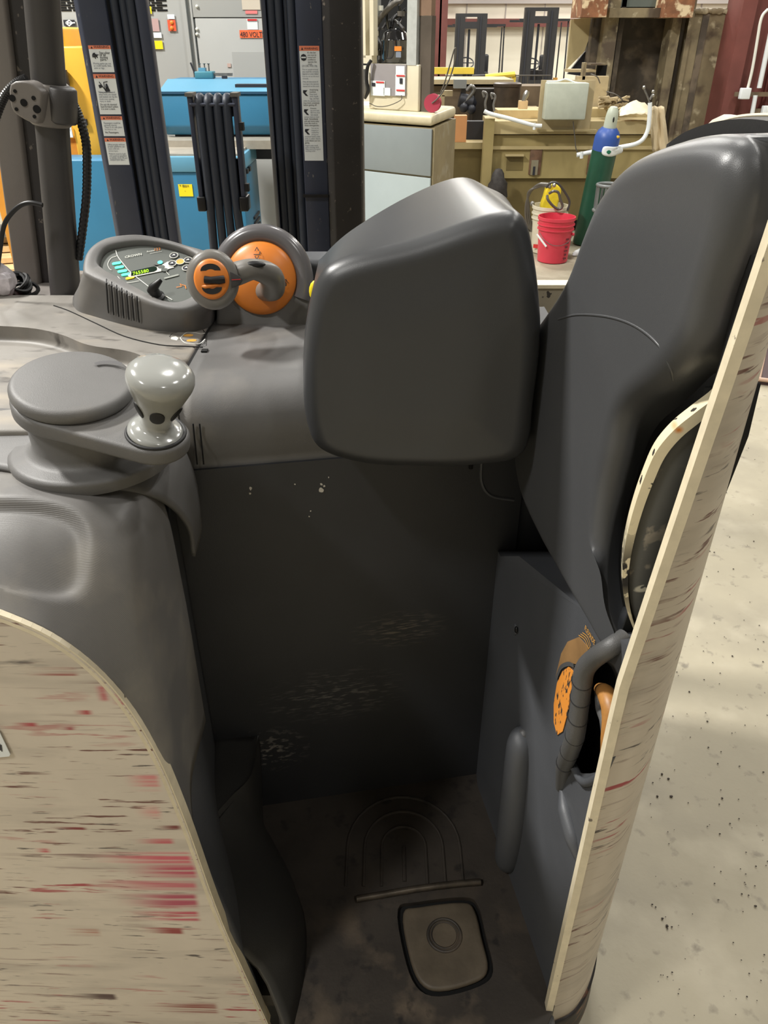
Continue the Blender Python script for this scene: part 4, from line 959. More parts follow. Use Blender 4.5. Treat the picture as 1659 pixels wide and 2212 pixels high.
L2 = [("It's the law", .40, .82, .062, 1), ('you must be', .40, .84, .081, 1), ('trained and', .40, .80, .100, 1), ('certified to', .40, .80, .119, 1), ('operate this', .40, .85, .138, 1), ('truck.', .40, .62, .157, 1), ('(29 CFR 1910.178)', .10, .86, .173, 0),
      ('You or people around', .10, .90, .200, 0), ('you could be seriously', .10, .92, .219, 0), ('injured or even killed', .10, .90, .238, 0), ('if you do not use this truck', .10, .93, .257, 0), ('correctly.', .10, .40, .276, 0),
      ('Obey all instructions &', .10, .88, .303, 0), ('warnings in the operator', .10, .92, .322, 0), ('manual and on the truck.', .10, .92, .341, 0), ('Avoid being', .42, .86, .372, 1), ('crushed.', .42, .74, .391, 1), ('Keep head,', .42, .80, .410, 0), ('arms, hands,', .42, .86, .429, 0), ('legs, and feet', .42, .88, .448, 0),
      ('within the operator area.', .08, .92, .467, 0), ('Stop truck completely', .08, .90, .486, 1), ('before getting off.', .08, .76, .505, 1), ('However,', .42, .74, .532, 1), ('tip-overs and', .42, .86, .551, 0), ('falls from dock', .42, .92, .570, 0), ('can cause', .42, .80, .589, 0),
      ('serious injury or even', .08, .86, .608, 0), ('death. Immediately', .08, .80, .627, 1), ('exit and move away', .08, .84, .646, 1), ('from the truck in', .08, .74, .665, 1), ('these emergencies.', .08, .84, .684, 1), ('You can be', .42, .80, .708, 0), ('trapped or', .42, .80, .727, 0), ('crushed by', .42, .80, .746, 0), ('driving into', .42, .78, .765, 0),
      ('overhead beams under', .06, .88, .784, 0), ('racks or other objects.', .06, .90, .803, 0), ('Look where you are', .06, .86, .822, 1), ('going.', .06, .30, .841, 1), ('Inspect your truck', .06, .74, .865, 0), ('before starting work.', .06, .80, .882, 0), ('Make sure it is in good', .06, .86, .899, 0), ('working order.', .06, .60, .916, 0)]
s = sticker(mx(644), mx(688), zc, za, YR, [(t, a, b_, f*kk_, bo) for t, a, b_, f, bo in L2], 0.040*kk_)
w0, wd = mx(644), mx(688)-mx(644)
B().lathe((w0+wd*.20, YR-.001, za-kk_*.095), (0, -1, 0), [(0.001, 0.0006), (0.0085, 0.0006), (0.0085, 0)], 8).obj('stop_symbol', M_ink, s)
B().box((w0+wd*.08, YR-.0022, za-kk_*.101), (w0+wd*.32, YR-.0016, za-kk_*.089)).obj('stop_band', M_wstick, s)
for f in (.39, .555, .73):
    B().prism([(w0+wd*a, YR-.001, za-kk_*(f+c)) for a, c in ((.10, -.02), (.32, -.02), (.20, .0), (.34, .03), (.22, .028), (.08, .0))], (0, -.0006, 0)).obj('hazard_symbol', M_ink, s, smooth=0)

# ---- overhead guard legs at the left
YG = 1.55
g0 = at(86, -60, Y=YG); g1 = at(139, 596, Y=YG)
gv = (g1-g0).normalized(); g1 = g1 + gv*0.05; gtop = g0 - gv*1.0
B().cyl(gtop, g1, 0.0295, seg=28).obj('guard_tube', M_guardd, T, smooth=60)
# rectangular leg behind
a, c = at(-3, 0, Y=1.72), at(76, 625, Y=1.72)
d = (c-a).normalized(); a = a-d*1.0; c = c+d*0.1
b = B(); x_ = V((0.026, 0, 0)); y_ = V((0.0, 0.038, 0))
b.hexa([c-x_-y_, c+x_-y_, c+x_+y_+V((.012, 0, 0)), c-x_+y_, a-x_-y_, a+x_-y_, a+x_+y_+V((.012, 0, 0)), a-x_+y_]).bevel(0.005, 3)
b.obj('guard_leg', M_guard, T, smooth=30)
b = B(); x_ = V((0.022, 0, 0)); off = V((0.052, 0.012, 0))
b.hexa([c+off-x_-y_, c+off+x_-y_, c+off+x_+y_, c+off-x_+y_, a+off-x_-y_, a+off+x_-y_, a+off+x_+y_, a+off-x_+y_]).obj('guard_leg_shaded_side', M_mast2, T, smooth=0)  # right face of the leg, its shade put in as a dark box
B().box((-0.86, 1.50, 1.165), (-0.56, 1.80, 1.19)).bevel(0.004).obj('guard_foot', M_guard, T)
# clamp block
fc = [(22, 182), (60, 176), (88, 196), (90, 215), (84, 262), (70, 266), (42, 252), (24, 232)]
ff = [at(x, y, Y=1.50) for x, y in fc]
cl = cushion(ff, [p+V((0.03, 0.07, 0)) for p in ff], 0.004, n=3, seg=4).obj('clamp_block', M_guard, T, smooth=50)
for (x, y, r) in ((26, 212, .0055), (32, 197, .003), (51, 222, .006), (35, 236, .003), (72, 212, .0035), (79, 236, .0065), (74, 252, .003)):
    q = at(x, y, Y=1.4985); B().cyl(q, q+V((0, .004, 0)), r, seg=14).obj('clamp_hole', M_gap, cl)
q = g0.lerp(g1, 0.42); q = at(107, 226, Y=1.55)
B().tube([q-gv*0.034, q-gv*0.03, q+gv*0.03, q+gv*0.034], [0.032, 0.0365, 0.0365, 0.032], 32).obj('clamp_collar', M_guard, T, smooth=50)
q2 = q+V((0.026, -0.01, 0)); B().tube([q2-gv*0.03, q2-gv*0.025, q2+gv*0.025, q2+gv*0.03], [0.022, 0.027, 0.027, 0.022], 24).obj('clamp_collar', M_guardd, T, smooth=50)
def conduit(pts, r, name):
    pts = cr(pts, 14); P = []; R = []
    for i, p in enumerate(pts):
        P.append(p); R.append(r*(1.0 if i % 2 else 0.86))
    return B().tube(P, R, 12).obj(name, M_black, T, smooth=20)
conduit([at(x, y, Y=1.55) for x, y in [(156, 218), (172, 255), (186, 310), (188, 370), (186, 430), (178, 500), (170, 560)]], 0.0085, 'corrugated_conduit')
conduit([at(x, y, Y=1.52) for x, y in [(58, 170), (36, 180), (12, 205), (-4, 240), (-20, 290)]], 0.008, 'corrugated_conduit')
B().tube(cr([at(x, y, Y=1.48) for x, y in [(92, 443), (66, 438), (44, 444), (22, 464), (8, 490), (0, 540), (-8, 600)]], 6), 0.0042, 10).obj('loose_cable', M_black, T)
# truck body cross member seen between armrest and backrest
M_body2 = mat('chipped_tan_panel', (150, 142, 124), 0.5, var=0.12, scale=5); overlay(M_body2, (50, 46, 44), [((1, 1, 1), 40.0, 0.62, 0.64)])
ct = at(1190, 616, Z=1.16)
B().box((0.16, ct.y-0.01, 0.2), (0.432, ct.y+0.02, ct.z)).obj('front_body_panel', M_body2, T, smooth=0)
B().box((0.16, ct.y-0.014, ct.z-0.004), (0.436, ct.y+0.03, ct.z+0.004)).obj('front_panel_edge', M_rim, T, smooth=0)

# strap, plastic bag and red lamp lying on the side deck: things of their own
sp0 = at(42, 625, Z=1.208)
b = B(); random.seed(3)
for k in range(9):
    r = 0.018+0.006*random.random(); n = V((random.uniform(-.6, .6), random.uniform(-1, -.2), random.uniform(.2, 1)))
    b.torus(sp0+V((random.uniform(-.012, .012), random.uniform(-.01, .01), random.uniform(-.004, .02))), n, r, 0.0042, seg=22, rseg=6)
tag(b.obj('coiled_cable', M_black, None), 'black cable coiled in a small tangle on the side deck by the guard leg', 'cable')
cb_ = B().tube(cr([sp0+V((-.0, 0, .03)), at(28, 603, Z=1.215), at(10, 604, Z=1.215), at(-14, 612, Z=1.20)], 6), 0.0035, 8).obj('charger_lead', M_black, None); tag(cb_, 'thin black lead running from the coiled cable to the clear plastic bag', 'cable')
M_bag = mat('clear_crumpled_plastic', (214, 208, 214), 0.18, var=0.2, scale=60, spec=0.7)
b = B(); c = at(-6, 606, Z=1.24); b.sphere(c, 0.038, 28, (1.0, .7, .9))
for v_ in b.bm.verts:
    k = mnoise.noise(v_.co*45); v_.co = c + (v_.co-c)*(1+0.38*k)
tag(b.obj('plastic_bag', M_bag, None, smooth=20), 'crumpled clear plastic bag at the left picture edge on the side deck', 'bag')
rc = at(8, 657, Z=1.19)
rl = thing('red_marker_lamp', (rc.x, rc.y, 1.17), 'dusty red plastic lamp housing lying behind the worktop edge', 'lamp')
M_redp = mat('dusty_red_plastic', (202, 96, 92), 0.35, var=0.15, scale=20)
cushion([rc+V((-.05, -.02, -.008)), rc+V((.026, -.02, -.008)), rc+V((.030, .02, -.008)), rc+V((-.05, .02, -.008))][::-1], [rc+V((-.05, -.016, .012)), rc+V((.016, -.016, .012)), rc+V((.018, .016, .012)), rc+V((-.05, .016, .012))][::-1], 0.004, n=3, seg=4).obj('lens', M_redp, rl)
cushion([rc+V((.02, -.018, -.012)), rc+V((.055, -.016, -.012)), rc+V((.055, .016, -.012)), rc+V((.02, .02, -.012))][::-1], [rc+V((.022, -.014, .006)), rc+V((.036, -.012, .004)), rc+V((.036, .012, .004)), rc+V((.022, .014, .006))][::-1], 0.003, n=3, seg=3).obj('lens_end', mat('deep_red', (150, 52, 50), 0.3), rl)
B().box(tuple(rc+V((-.06, -.02, -.022))), tuple(rc+V((.05, .02, -.012)))).obj('base', M_black, rl)

# ================================================================ background
M_blue = mat('blue_machine_paint', (50, 118, 156), 0.42, var=0.07, scale=2)
M_blue_l = mat('light_blue_machine_paint', (92, 150, 180), 0.42, var=0.05, scale=3)
M_cab = mat('grey_cabinet_paint', (172, 174, 172), 0.5, var=0.04, scale=1)
M_steeltop = mat('worn_steel_top', (164, 158, 146), 0.45, 0.2, var=0.15, scale=9)
def bxy(px0, px1, y_, z0, z1, dep, name, m, par, py=200, bev=0.0):
    a = at(px0, py, Y=y_).x; c = at(px1, py, Y=y_).x
    b = B().box((a, y_, z0), (c, y_+dep, z1))
    if bev: b.bevel(bev, 2)
    return b.obj(name, m, par, smooth=30)
# --- blue machine
YB = 5.0
def zB(py, Y=YB): return at(450, py, Y=Y).z
bm_ = thing('blue_compressor', (-1.0, YB+0.4, 0), 'blue enclosed shop machine with a long upper hood, seen between the mast rails', 'machine')
xL, xR = at(262, 420, Y=YB).x, at(527, 420, Y=YB).x
z1 = at(450, 372, Y=YB).z
lo = B().box((xL, YB, 0.02), (xR, YB+0.62, z1)).bevel(0.01, 2).obj('lower_cabinet', M_blue, bm_)
z2 = at(520, 338, Y=YB).z
B().box((xL, YB-0.01, z1), (xR+0.005, YB+0.62, z2)).bevel(0.008, 2).obj('cabinet_top_band', M_blue_l, bm_)
B().box((xL+0.02, YB+0.02, z2), (xR-0.02, YB+0.6, z2+0.012)).obj('steel_worktop', M_steeltop, bm_)
for x in (at(369, 430, Y=YB).x,): B().cyl((x, YB-0.012, zB(374)), (x, YB, zB(374)), 0.014, seg=16).obj('round_lock', M_black, lo)
B().box((at(385, 400, Y=YB).x, YB-0.004, zB(424)), (at(415, 400, Y=YB).x, YB-0.001, zB(398))).obj('yellow_sticker', M_yellow, lo)
M_olive = mat('faded_olive_print', (150, 140, 40), 0.5)
for (q0, r0_, q1, r1_) in ((388, 402, 390, 399), (394, 404, 397, 399), (397, 404, 403, 400), (405, 403, 407, 400), (399, 413, 400, 412)):
    g0_, g1_ = at(q0, r0_, Y=YB-0.005), at(q1, r1_, Y=YB-0.005); B().box((g0_.x, YB-0.006, g0_.z), (g1_.x, YB-0.004, g1_.z)).obj('faded_print', M_olive, lo, smooth=0)
for yy in (5.12, 5.22): B().box((xR, yy, zB(382)), (xR+0.015, yy+0.05, zB(372))).obj('side_latch', M_black, lo)
for k in range(7): B().box((xR, 5.28, 0.42+k*0.035), (xR+0.012, 5.50, 0.436+k*0.035)).obj('louvre', M_ink, lo)
YH = 5.55
xa, xb2 = at(352, 250, Y=YH).x, at(640, 250, Y=YH).x
zt1, zt2, zt3, zt4 = zof(450, 172, YH+0.25), zof(450, 200, YH), zof(450, 292, YH), zof(450, 303, YH)
hp_ = [(YH+0.02, zof(450, 292, YH)), (YH-0.02, zof(450, 272, YH)), (YH-0.02, zof(450, 205, YH)), (YH+0.25, zt1), (YH+0.6, zt1), (YH+0.6, zof(450, 292, YH))]
B().prism([(xa, y, z) for y, z in hp_], (xb2-xa, 0, 0)).bevel(0.01, 2).obj('upper_hood', M_blue, bm_)
B().prism([(xa+0.0, YH-0.025, zof(450, 197, YH)), (xa, YH-0.02+0.27*1.0, zt1+0.004), (xa, YH+0.25, zt1-0.02), (xa, YH-0.02, zof(450, 203, YH))], (xb2-xa, 0, 0)).obj('hood_panel', M_blue_l, bm_, smooth=0)
B().box((xa, YH-0.026, zof(450, 203, YH)), (xb2, YH-0.018, zof(450, 198, YH))).obj('hood_seam', mat('dark_blue_seam', (24, 70, 100), 0.6), bm_, smooth=0)
sl0 = at(510, 186, Y=YH+0.1); B().box((sl0.x, YH+0.06, sl0.z-0.012), (sl0.x+0.24, YH+0.14, sl0.z+0.012)).obj('dark_slot', M_ink, bm_, smooth=0)
B().box((xa+0.05, YH+0.05, zt4-0.12), (xb2, YH+0.5, zof(450, 292, YH))).obj('pedestal', M_ink, bm_, smooth=0)
B().box((xL+0.02, YB+0.35, z2), (xb2, YB+0.6, z2+0.05)).obj('bed_rail', M_steeltop, bm_, smooth=0)
# fixture standing on the hood
yv = YH+0.35; zv = zt1
fx = thing('clamp_fixture', (at(445, 160, Y=yv).x, yv, zv), 'small blue and steel clamp fixture with a lever on the blue hood', 'tool')
q = lambda px: at(px, 165, Y=yv).x
B().box((q(424), yv-0.05, zv+0.002), (q(463), yv+0.05, zv+0.045)).bevel(0.006).obj('body', mat('teal_paint', (66, 130, 146), 0.5), fx)
B().box((q(432), yv-0.03, zv+0.045), (q(446), yv+0.03, zv+0.065)).obj('jaw', M_blue_l, fx)
B().box((q(463), yv-0.02, zv+0.018), (q(502), yv+0.02, zv+0.035)).obj('slide_bar', M_metalg, fx)
B().box((q(480), yv-0.02, zv+0.002), (q(490), yv+0.02, zv+0.018)).obj('bar_foot', M_ink, fx)
for x in (434, 444, 453): B().tube([(q(x), yv, zv+0.04), (q(x), yv, zv+0.085), (q(x), yv, zv+0.09)], [0.005, 0.005, 0.011], 8).obj('clamp_screw', M_metalg, fx)
B().tube([(q(425), yv, zv+0.01), (q(422), yv, zv+0.03), (q(415), yv, zv+0.095)], [0.008, 0.007, 0.006], 8).obj('lever', M_ink, fx)
# --- grey electrical cabinet behind
YC = 6.6
gc = thing('electrical_cabinet', (-1.2, YC+0.4, 0), 'tall pale grey electrical enclosure with doors and a 480 volt sign', 'cabinet')
x0, xm, x3 = at(120, 100, Y=YC).x, at(407, 100, Y=YC).x, at(700, 100, Y=YC).x
def zC(py): return at(450, py, Y=YC).z
def xC(px, py=100): return at(px, py, Y=YC).x
B().box((x0, YC, 0), (xm, YC+0.8, 2.9)).bevel(0.01).obj('left_bay', M_cab, gc)
B().box((xm, YC+0.015, 0), (x3, YC+0.8, 2.9)).obj('right_bay', M_cab, gc)
B().box((xC(404), YC-0.02, 0), (xC(412), YC+0.02, 2.9)).obj('bay_trim', M_cab, gc)
B().box((xC(420), YC-0.012, 0), (xC(424), YC+0.02, 2.9)).obj('bay_trim', M_cab, gc)
B().box((xC(424), YC-0.006, zC(37.5)), (x3, YC+0.02, 2.9)).bevel(0.003).obj('upper_door', M_cab, gc)
B().box((xC(428), YC-0.006, 0.1), (x3, YC+0.02, zC(39.5))).bevel(0.003).obj('lower_door', M_cab, gc)
B().box((xC(424), YC+0.004, zC(40)), (x3, YC+0.0145, zC(37))).obj('door_gap', M_gap, gc)
B().box((xC(500), YC-0.008, 0.1), (xC(500)+0.5, YC-0.003, zC(112))).obj('access_plate', M_cab, gc)
for py in (14, 63, 74): B().sphere((xC(426, py), YC-0.012, zC(py)), 0.011, 12).obj('door_latch', M_white, gc)
for r in range(6):
    for c_ in range(9):
        xx = xC(130+c_*26.0-(r % 2)*10, 10)
        if xx > xC(368, 0): continue
        B().box((xx, YC-0.004, zC(22-r*5.3)-0.006), (xx+0.075, YC+0.002, zC(22-r*5.3)+0.005)).obj('vent_slot', M_gap, gc, smooth=0)
def cab_plate(px0, py0, px1, py1, m, name, par=gc, y=YC, d=0.004):
    a, c = at(px0, py1, Y=y), at(px1, py0, Y=y)
    return B().box((a.x, y-0.008-d, a.z), (c.x, y-0.008, c.z)).obj(name, m, par, smooth=0)
s = cab_plate(365, 43, 379, 67, mat('red_orange_plate', (232, 92, 58), 0.5), 'indicator_plate')
for py in (49, 61): B().sphere((xC(372, py), YC-0.014, zC(py)), 0.014, 12, (1, .5, 1)).obj('indicator_lamp', M_orange, s)
cab_plate(363, 31, 377, 41, M_wstick, 'paper_label'); cab_plate(322, 88, 351, 106, M_yellow, 'yellow_notice'); cab_plate(327, 70, 349, 82, M_wstick, 'paper_label')
cab_plate(325, 40, 342, 68, mat('pinkish_notice', (190, 160, 158), 0.5), 'faded_notice'); cab_plate(323, 14, 327, 30, M_yellow, 'yellow_notice')
s = cab_plate(535, 41, 556, 64, M_wstick, 'danger_notice'); cab_plate(535, 41, 555, 45, M_redink, 'notice_band', y=YC-0.005)
cab_plate(524, -20, 560, 21, mat('beige_document', (206, 196, 180), 0.5), 'taped_document'); cab_plate(531, 23, 556, 30, mat('pink_strip', (232, 130, 130), 0.5), 'red_strip')
s = cab_plate(519, 65, 566, 82, mat('orange_voltage_sign', (240, 112, 66), 0.5), 'voltage_sign')
lettering('480 VOLTS', (xC(520, 80), YC-0.013, zC(80)), (xC(572, 80), YC-0.013, zC(80)), (0, -1, 0), M_ink, s, hs=1.25)
cab_plate(492, 137, 499, 145, mat('rosette', (196, 170, 160), 0.5), 'small_fitting'); cab_plate(140, 43, 162, 56, M_ink, 'maker_plate')
def mp_(px, py): return at(px, py, Y=YC-0.0135)
ribbon([mp_(*q) for q in [(142, 49.5), (149.5, 44), (157, 49.5), (149.5, 55.5), (142, 49.5)]], (0, -1, 0), 0.010, 0.001).obj('diamond_emblem', M_wstick, gc)
ribbon([mp_(144, 50), mp_(162, 49)], (0, -1, 0), 0.008, 0.001).obj('emblem_bar', M_wstick, gc)
# --- yellow machine and blue box behind the guard legs
YY = 5.2
ym = thing('yellow_machine', (-2.2, YY+0.4, 0), 'yellow shop machine with danger notices behind the overhead guard legs', 'machine')
M_ymach = mat('yellow_machine_paint', (238, 182, 62), 0.45, var=0.08, scale=3)
def zY(py, px=180): return at(px, py, Y=YY).z
def xY(px, py=200): return at(px, py, Y=YY).x
B().box((xY(-60), YY, zY(300)), (xY(160), YY+0.5, zY(58))).bevel(0.02).obj('body', M_ymach, ym)
B().box((xY(150), YY-0.06, zY(335)), (xY(204), YY+0.5, zY(100))).bevel(0.01).obj('column', M_ymach, ym)
B().box((xY(-70), YY+0.02, 0.02), (xY(190), YY+0.5, zY(295))).bevel(0.01).obj('base', mat('ochre_base', (196, 132, 44), 0.5, var=0.1, scale=4), ym)
s = B().box((xY(131), YY-0.012, zY(139)), (xY(166), YY-0.001, zY(105))).obj('danger_sign', M_wstick, ym, smooth=0)
B().box((xY(133), YY-0.016, zY(119)), (xY(162), YY-0.012, zY(109))).obj('danger_oval', M_redink, s, smooth=0)
lettering('DANGER', (xY(135), YY-0.018, zY(117)), (xY(160), YY-0.018, zY(117)), (0, -1, 0), M_white, s)
lettering('KEEP HANDS', (xY(137), YY-0.014, zY(127)), (xY(160), YY-0.014, zY(127)), (0, -1, 0), M_ink, s)
lettering('CLEAR OF', (xY(137), YY-0.014, zY(134)), (xY(160), YY-0.014, zY(134)), (0, -1, 0), M_ink, s)
s = B().box((xY(139, 280), YY-0.075, zY(294)), (xY(164, 280), YY-0.065, zY(268))).obj('danger_sign', M_wstick, ym, smooth=0)
B().box((xY(141, 280), YY-0.08, zY(276)), (xY(160, 280), YY-0.075, zY(270))).obj('danger_oval', M_redink, s, smooth=0)
B().cyl((xY(148), YY-0.10, zY(185)), (xY(148), YY-0.10, zY(150)), 0.05, seg=20).obj('motor', M_ink, ym)
B().box((xY(186, 260), YY-0.08, zY(268)), (xY(196, 260), YY-0.055, zY(255))).obj('latch', M_ink, ym)
bb = thing('blue_cabinet_low', (-1.9, YY, 0), 'low blue steel cabinet under the yellow machine, left of the mast', 'cabinet')
B().box((xY(146, 400), YY-0.35, 0.03), (xY(146, 400)+0.40, YY-0.12, at(180, 345, Y=YY-0.35).z)).bevel(0.01).obj('body', M_blue, bb)
B().box((xY(203, 400)-.1, YY-0.36, at(205, 330, Y=YY-0.35).z-0.5), (xY(203, 400)-0.02, YY-0.352, at(205, 330, Y=YY-0.35).z-0.46)).obj('door_latch', M_ink, bb)
# boards on the floor at the far left
M_wood = mat('pale_plywood', (206, 174, 126), 0.6, var=0.15, scale=6, stretch=(1, 8, 1))
random.seed(5)
for i, (py, dz) in enumerate(((588, 0), (566, 1), (545, 2), (528, 3))):
    p = at(10, py-8, Z=0.04*(dz)+0.03)
    o = B().obox((p.x-0.2, p.y+0.12, 0.05*dz+0.02), V((0.42, 0.12, 0)), V((-0.07, 0.25, 0)), V((0, 0, 0.02))).obj('plywood_sheet', M_wood, None, smooth=0)
    tag(o, ['pale plywood sheet lying flat on the floor, lowest of the pile by the guard leg', 'second plywood sheet from the floor in the pile by the guard leg', 'third plywood sheet from the floor in the pile by the guard leg', 'topmost plywood sheet of the pile, under the grey steel plate'][i], 'board', 'plywood sheets piled on the floor')
p = at(18, 512, Z=0.2)
tag(B().obox((p.x-0.08, p.y, 0.208+0.04), V((0.2, 0.03, 0)), V((-0.03, 0.12, 0)), V((0, 0, 0.035))).bevel(0.02, 2).obj('steel_plate', M_metalg, None), 'thick grey steel plate resting on the plywood sheets', 'plate')
# --- grey desk cabinet with tan side, centre
zD = 1.285
FL, FR, BR = at(700, 232, Z=zD), at(940, 247, Z=zD), at(986, 229, Z=zD)
BL = FL + (BR-FR)
gd = thing('steel_counter', (FR.x-0.3, FR.y+0.3, 0), 'grey fronted steel counter with a scuffed khaki side and a rounded pale top', 'cabinet')
def qbox(A_, B_, C_, D_, z0, z1, name, m, par, bev=0):
    b = B().hexa([V((p.x, p.y, z0)) for p in (A_, B_, C_, D_)] + [V((p.x, p.y, z1)) for p in (A_, B_, C_, D_)])
    if bev: b.bevel(bev, 3)
    return b.obj(name, m, par, smooth=30)
M_khside = mat('scuffed_khaki_paint', (142, 130, 100), 0.5, var=0.15, scale=4); overlay(M_khside, (160, 152, 132), [((1, 1, 1), 9.0, 0.58, 0.72)])
qbox(FL, FR, BR, BL, 0.0, zD-0.07, 'body', M_khside, gd)
M_deskf = mat('blue_grey_front', (134, 142, 144), 0.42, var=0.06, scale=3); M_deskl = mat('pale_blue_grey_front', (170, 182, 184), 0.42, var=0.05, scale=3)
fd = (FR-FL).normalized(); fn = V((fd.y, -fd.x, 0)); fn = fn if fn.y < 0 else -fn
zmid = hit(930, 383, FR, fn).z
def fpanel(z0, z1, name, m):
    A_, B_ = FL+fn*0.012, FR+fn*0.012-fd*0.012; return qbox(A_, B_, B_-fn*0.010, A_-fn*0.010, z0, z1, name, m, gd, 0.002)
fpanel(zmid+0.006, zD-0.075, 'upper_panel', M_deskf); fpanel(0.05, zmid-0.004, 'lower_panel', M_deskl)
M_desktop = mat('pale_cream_top', (208, 198, 168), 0.4, var=0.1, scale=8)
qbox(FL+fn*0.02, FR+fn*0.02, BR+fd*0.0, BL, zD-0.06, zD, 'top', M_desktop, gd, 0.022)
# --- open cream machine on the counter
cmn = thing('open_compressor_unit', (FL.x+0.4, FL.y+0.3, zD), 'cream machine frame with open bay holding a black domed tank and hoses, on the counter', 'machine')
M_crm = mat('cream_machine_paint', (216, 208, 184), 0.45, var=0.06, scale=4); M_glassd = mat('smoky_panel', (92, 84, 76), 0.25, var=0.2, scale=3)
def G_(px, py, dep=0.08): return hit(px, py, FL - fn*dep, fn)
def gbox(px0, py0, px1, py1, name, m, dep=0.08, th=0.05, bev=0, par=None, zb=None):
    a = G_(px0, py1, dep); c = G_(px1, py0, dep); z0 = a.z if zb is None else zb
    A_ = V((a.x, a.y, 0)); L_ = (V((c.x, c.y, 0))-A_).dot(fd); B_ = A_+fd*L_
    return qbox(A_, B_, B_-fn*th, A_-fn*th, z0, c.z, name, m, par or cmn, bev)
gbox(797, 140, 905, 232, 'base_box', M_crm, 0.08, 0.10, 0.006, zb=zD+0.001)
gbox(801, 139, 877, 205, 'control_panel', mat('mauve_grey_panel', (150, 146, 148), 0.4, var=0.08, scale=5), 0.072, 0.008)
gbox(878, -40, 902, 141, 'corner_post', mat('galvanised_post', (196, 200, 198), 0.4, 0.3, var=0.1, scale=20), 0.078, 0.05)
gbox(799, -40, 806, 120, 'frame_post', M_crm, 0.078, 0.04); gbox(783, -40, 788, 125, 'frame_post', M_crm, 0.078, 0.04)
gbox(782, 120, 803, 137, 'frame_rail', M_crm, 0.078, 0.05)
gbox(783, -40, 880, 141, 'bay_back', M_gap, 0.40, 0.02)
gbox(905, -60, 934, 34, 'side_upper', mat('brown_reflective_panel', (132, 108, 90), 0.35, var=0.2, scale=4), 0.10, 0.04)
gbox(904, 34, 933, 228, 'side_window', M_glassd, 0.10, 0.04, zb=zD+0.001)
s = gbox(855, 143, 874, 160, 'white_label', M_wstick, 0.068, 0.003)
for (a_, b__, c_, d_) in ((854, 161, 875, 206), (801, 175, 831, 206), (828, 190, 843, 206)): gbox(a_, b__, c_, d_, 'white_label', M_wstick, 0.067, 0.003)
for (a_, b__, c_, d_) in ((856, 162.5, 874, 165), (856, 194, 874, 196.5), (812, 176.5, 829, 179)): gbox(a_, b__, c_, d_, 'red_label_bar', M_redink, 0.063, 0.002)
for (a_, b__, c_, d_) in ((863, 169, 869, 181), (803, 179, 810, 186)): gbox(a_, b__, c_, d_, 'label_symbol', M_ink, 0.063, 0.002)
tk = G_(856, 136, 0.24); tb = G_(856, 100, 0.24)
rt = 0.10; zt0 = zD+0.26
M_tank = mat('glossy_black_tank', (24, 24, 26), 0.12, spec=0.8, coat=0.4)
tkz = G_(853, 135, 0.22); ttop = G_(853, 60, 0.22)
hT = ttop.z-tkz.z; rT = 0.078
tn_ = B().lathe(tkz, (0, 0, 1), [(0.001, 0), (rT*.9, 0), (rT, 0.02), (rT, hT*0.62), (rT*1.03, hT*0.63), (rT*1.03, hT*0.66), (rT, hT*0.67), (rT*.86, hT*.86), (rT*.5, hT*.98), (0.001, hT)], 32).obj('domed_tank', M_tank, cmn, smooth=60)
gbox(852, 100, 867, 110, 'tank_label', M_orange, 0.135, 0.002); gbox(855, 112, 866, 124, 'tank_label', M_ink2, 0.135, 0.002)
M_dpipe = mat('grey_pipe', (96, 92, 86), 0.4, 0.3)
B().tube(cr([G_(812, 55, .18), G_(822, 38, .18), G_(836, 22, .18), G_(850, 8, .2), G_(864, 2, .25), G_(872, -20, .3)], 6), 0.016, 14).obj('large_pipe', M_dpipe, cmn)
B().cyl(G_(815, 34, .2), G_(815, -10, .2), 0.022, seg=18).obj('filter_canister', mat('pale_canister', (150, 152, 150), 0.4), cmn)
for P_ in ([(820, 130), (822, 100), (815, 80), (818, 60)], [(845, 62), (850, 40), (866, 30), (878, 20)], [(826, 62), (838, 46), (852, 44), (872, 62)], [(812, 120), (816, 100), (812, 84)], [(838, 60), (835, 30), (850, -10)], [(858, 54), (866, 40), (862, 10)]):
    B().tube(cr([G_(x, y, .2+random.random()*.1) for x, y in P_], 6), 0.006+random.random()*0.007, 10).obj('hose', random.choice([M_black, M_dpipe, M_guardd]), cmn)
for (x, y, r_, m_) in ((813, 100, .02, M_metalg), (815, 115, .022, M_dpipe), (823, 18, .014, M_white), (812, 73, .016, M_crm), (790, 114, .012, M_white), (820, 135, .012, M_guardd), (866, 30, .02, M_dpipe)): B().cyl(G_(x, y+5, .18), G_(x, y-6, .18), r_, seg=14).obj('fitting', m_, cmn)
B().tube(cr([G_(802, 130, .05), G_(794, 145, .04), G_(792, 175, .04), G_(796, 195, .05), G_(788, 212, .05)], 6), 0.010, 10).obj('drain_hose', M_black, cmn)
B().tube(cr([G_(786, 150, .05), G_(790, 185, .05), G_(785, 210, .05)], 6), 0.018, 10).obj('silver_hose', M_metalg, cmn)
B().tube(cr([G_(867, 206, .065), G_(866, 216, .06), G_(840, 228, .05), G_(815, 230, .05), G_(798, 223, .06)], 6), 0.0025, 6).obj('thin_wire', M_dpipe, cmn)
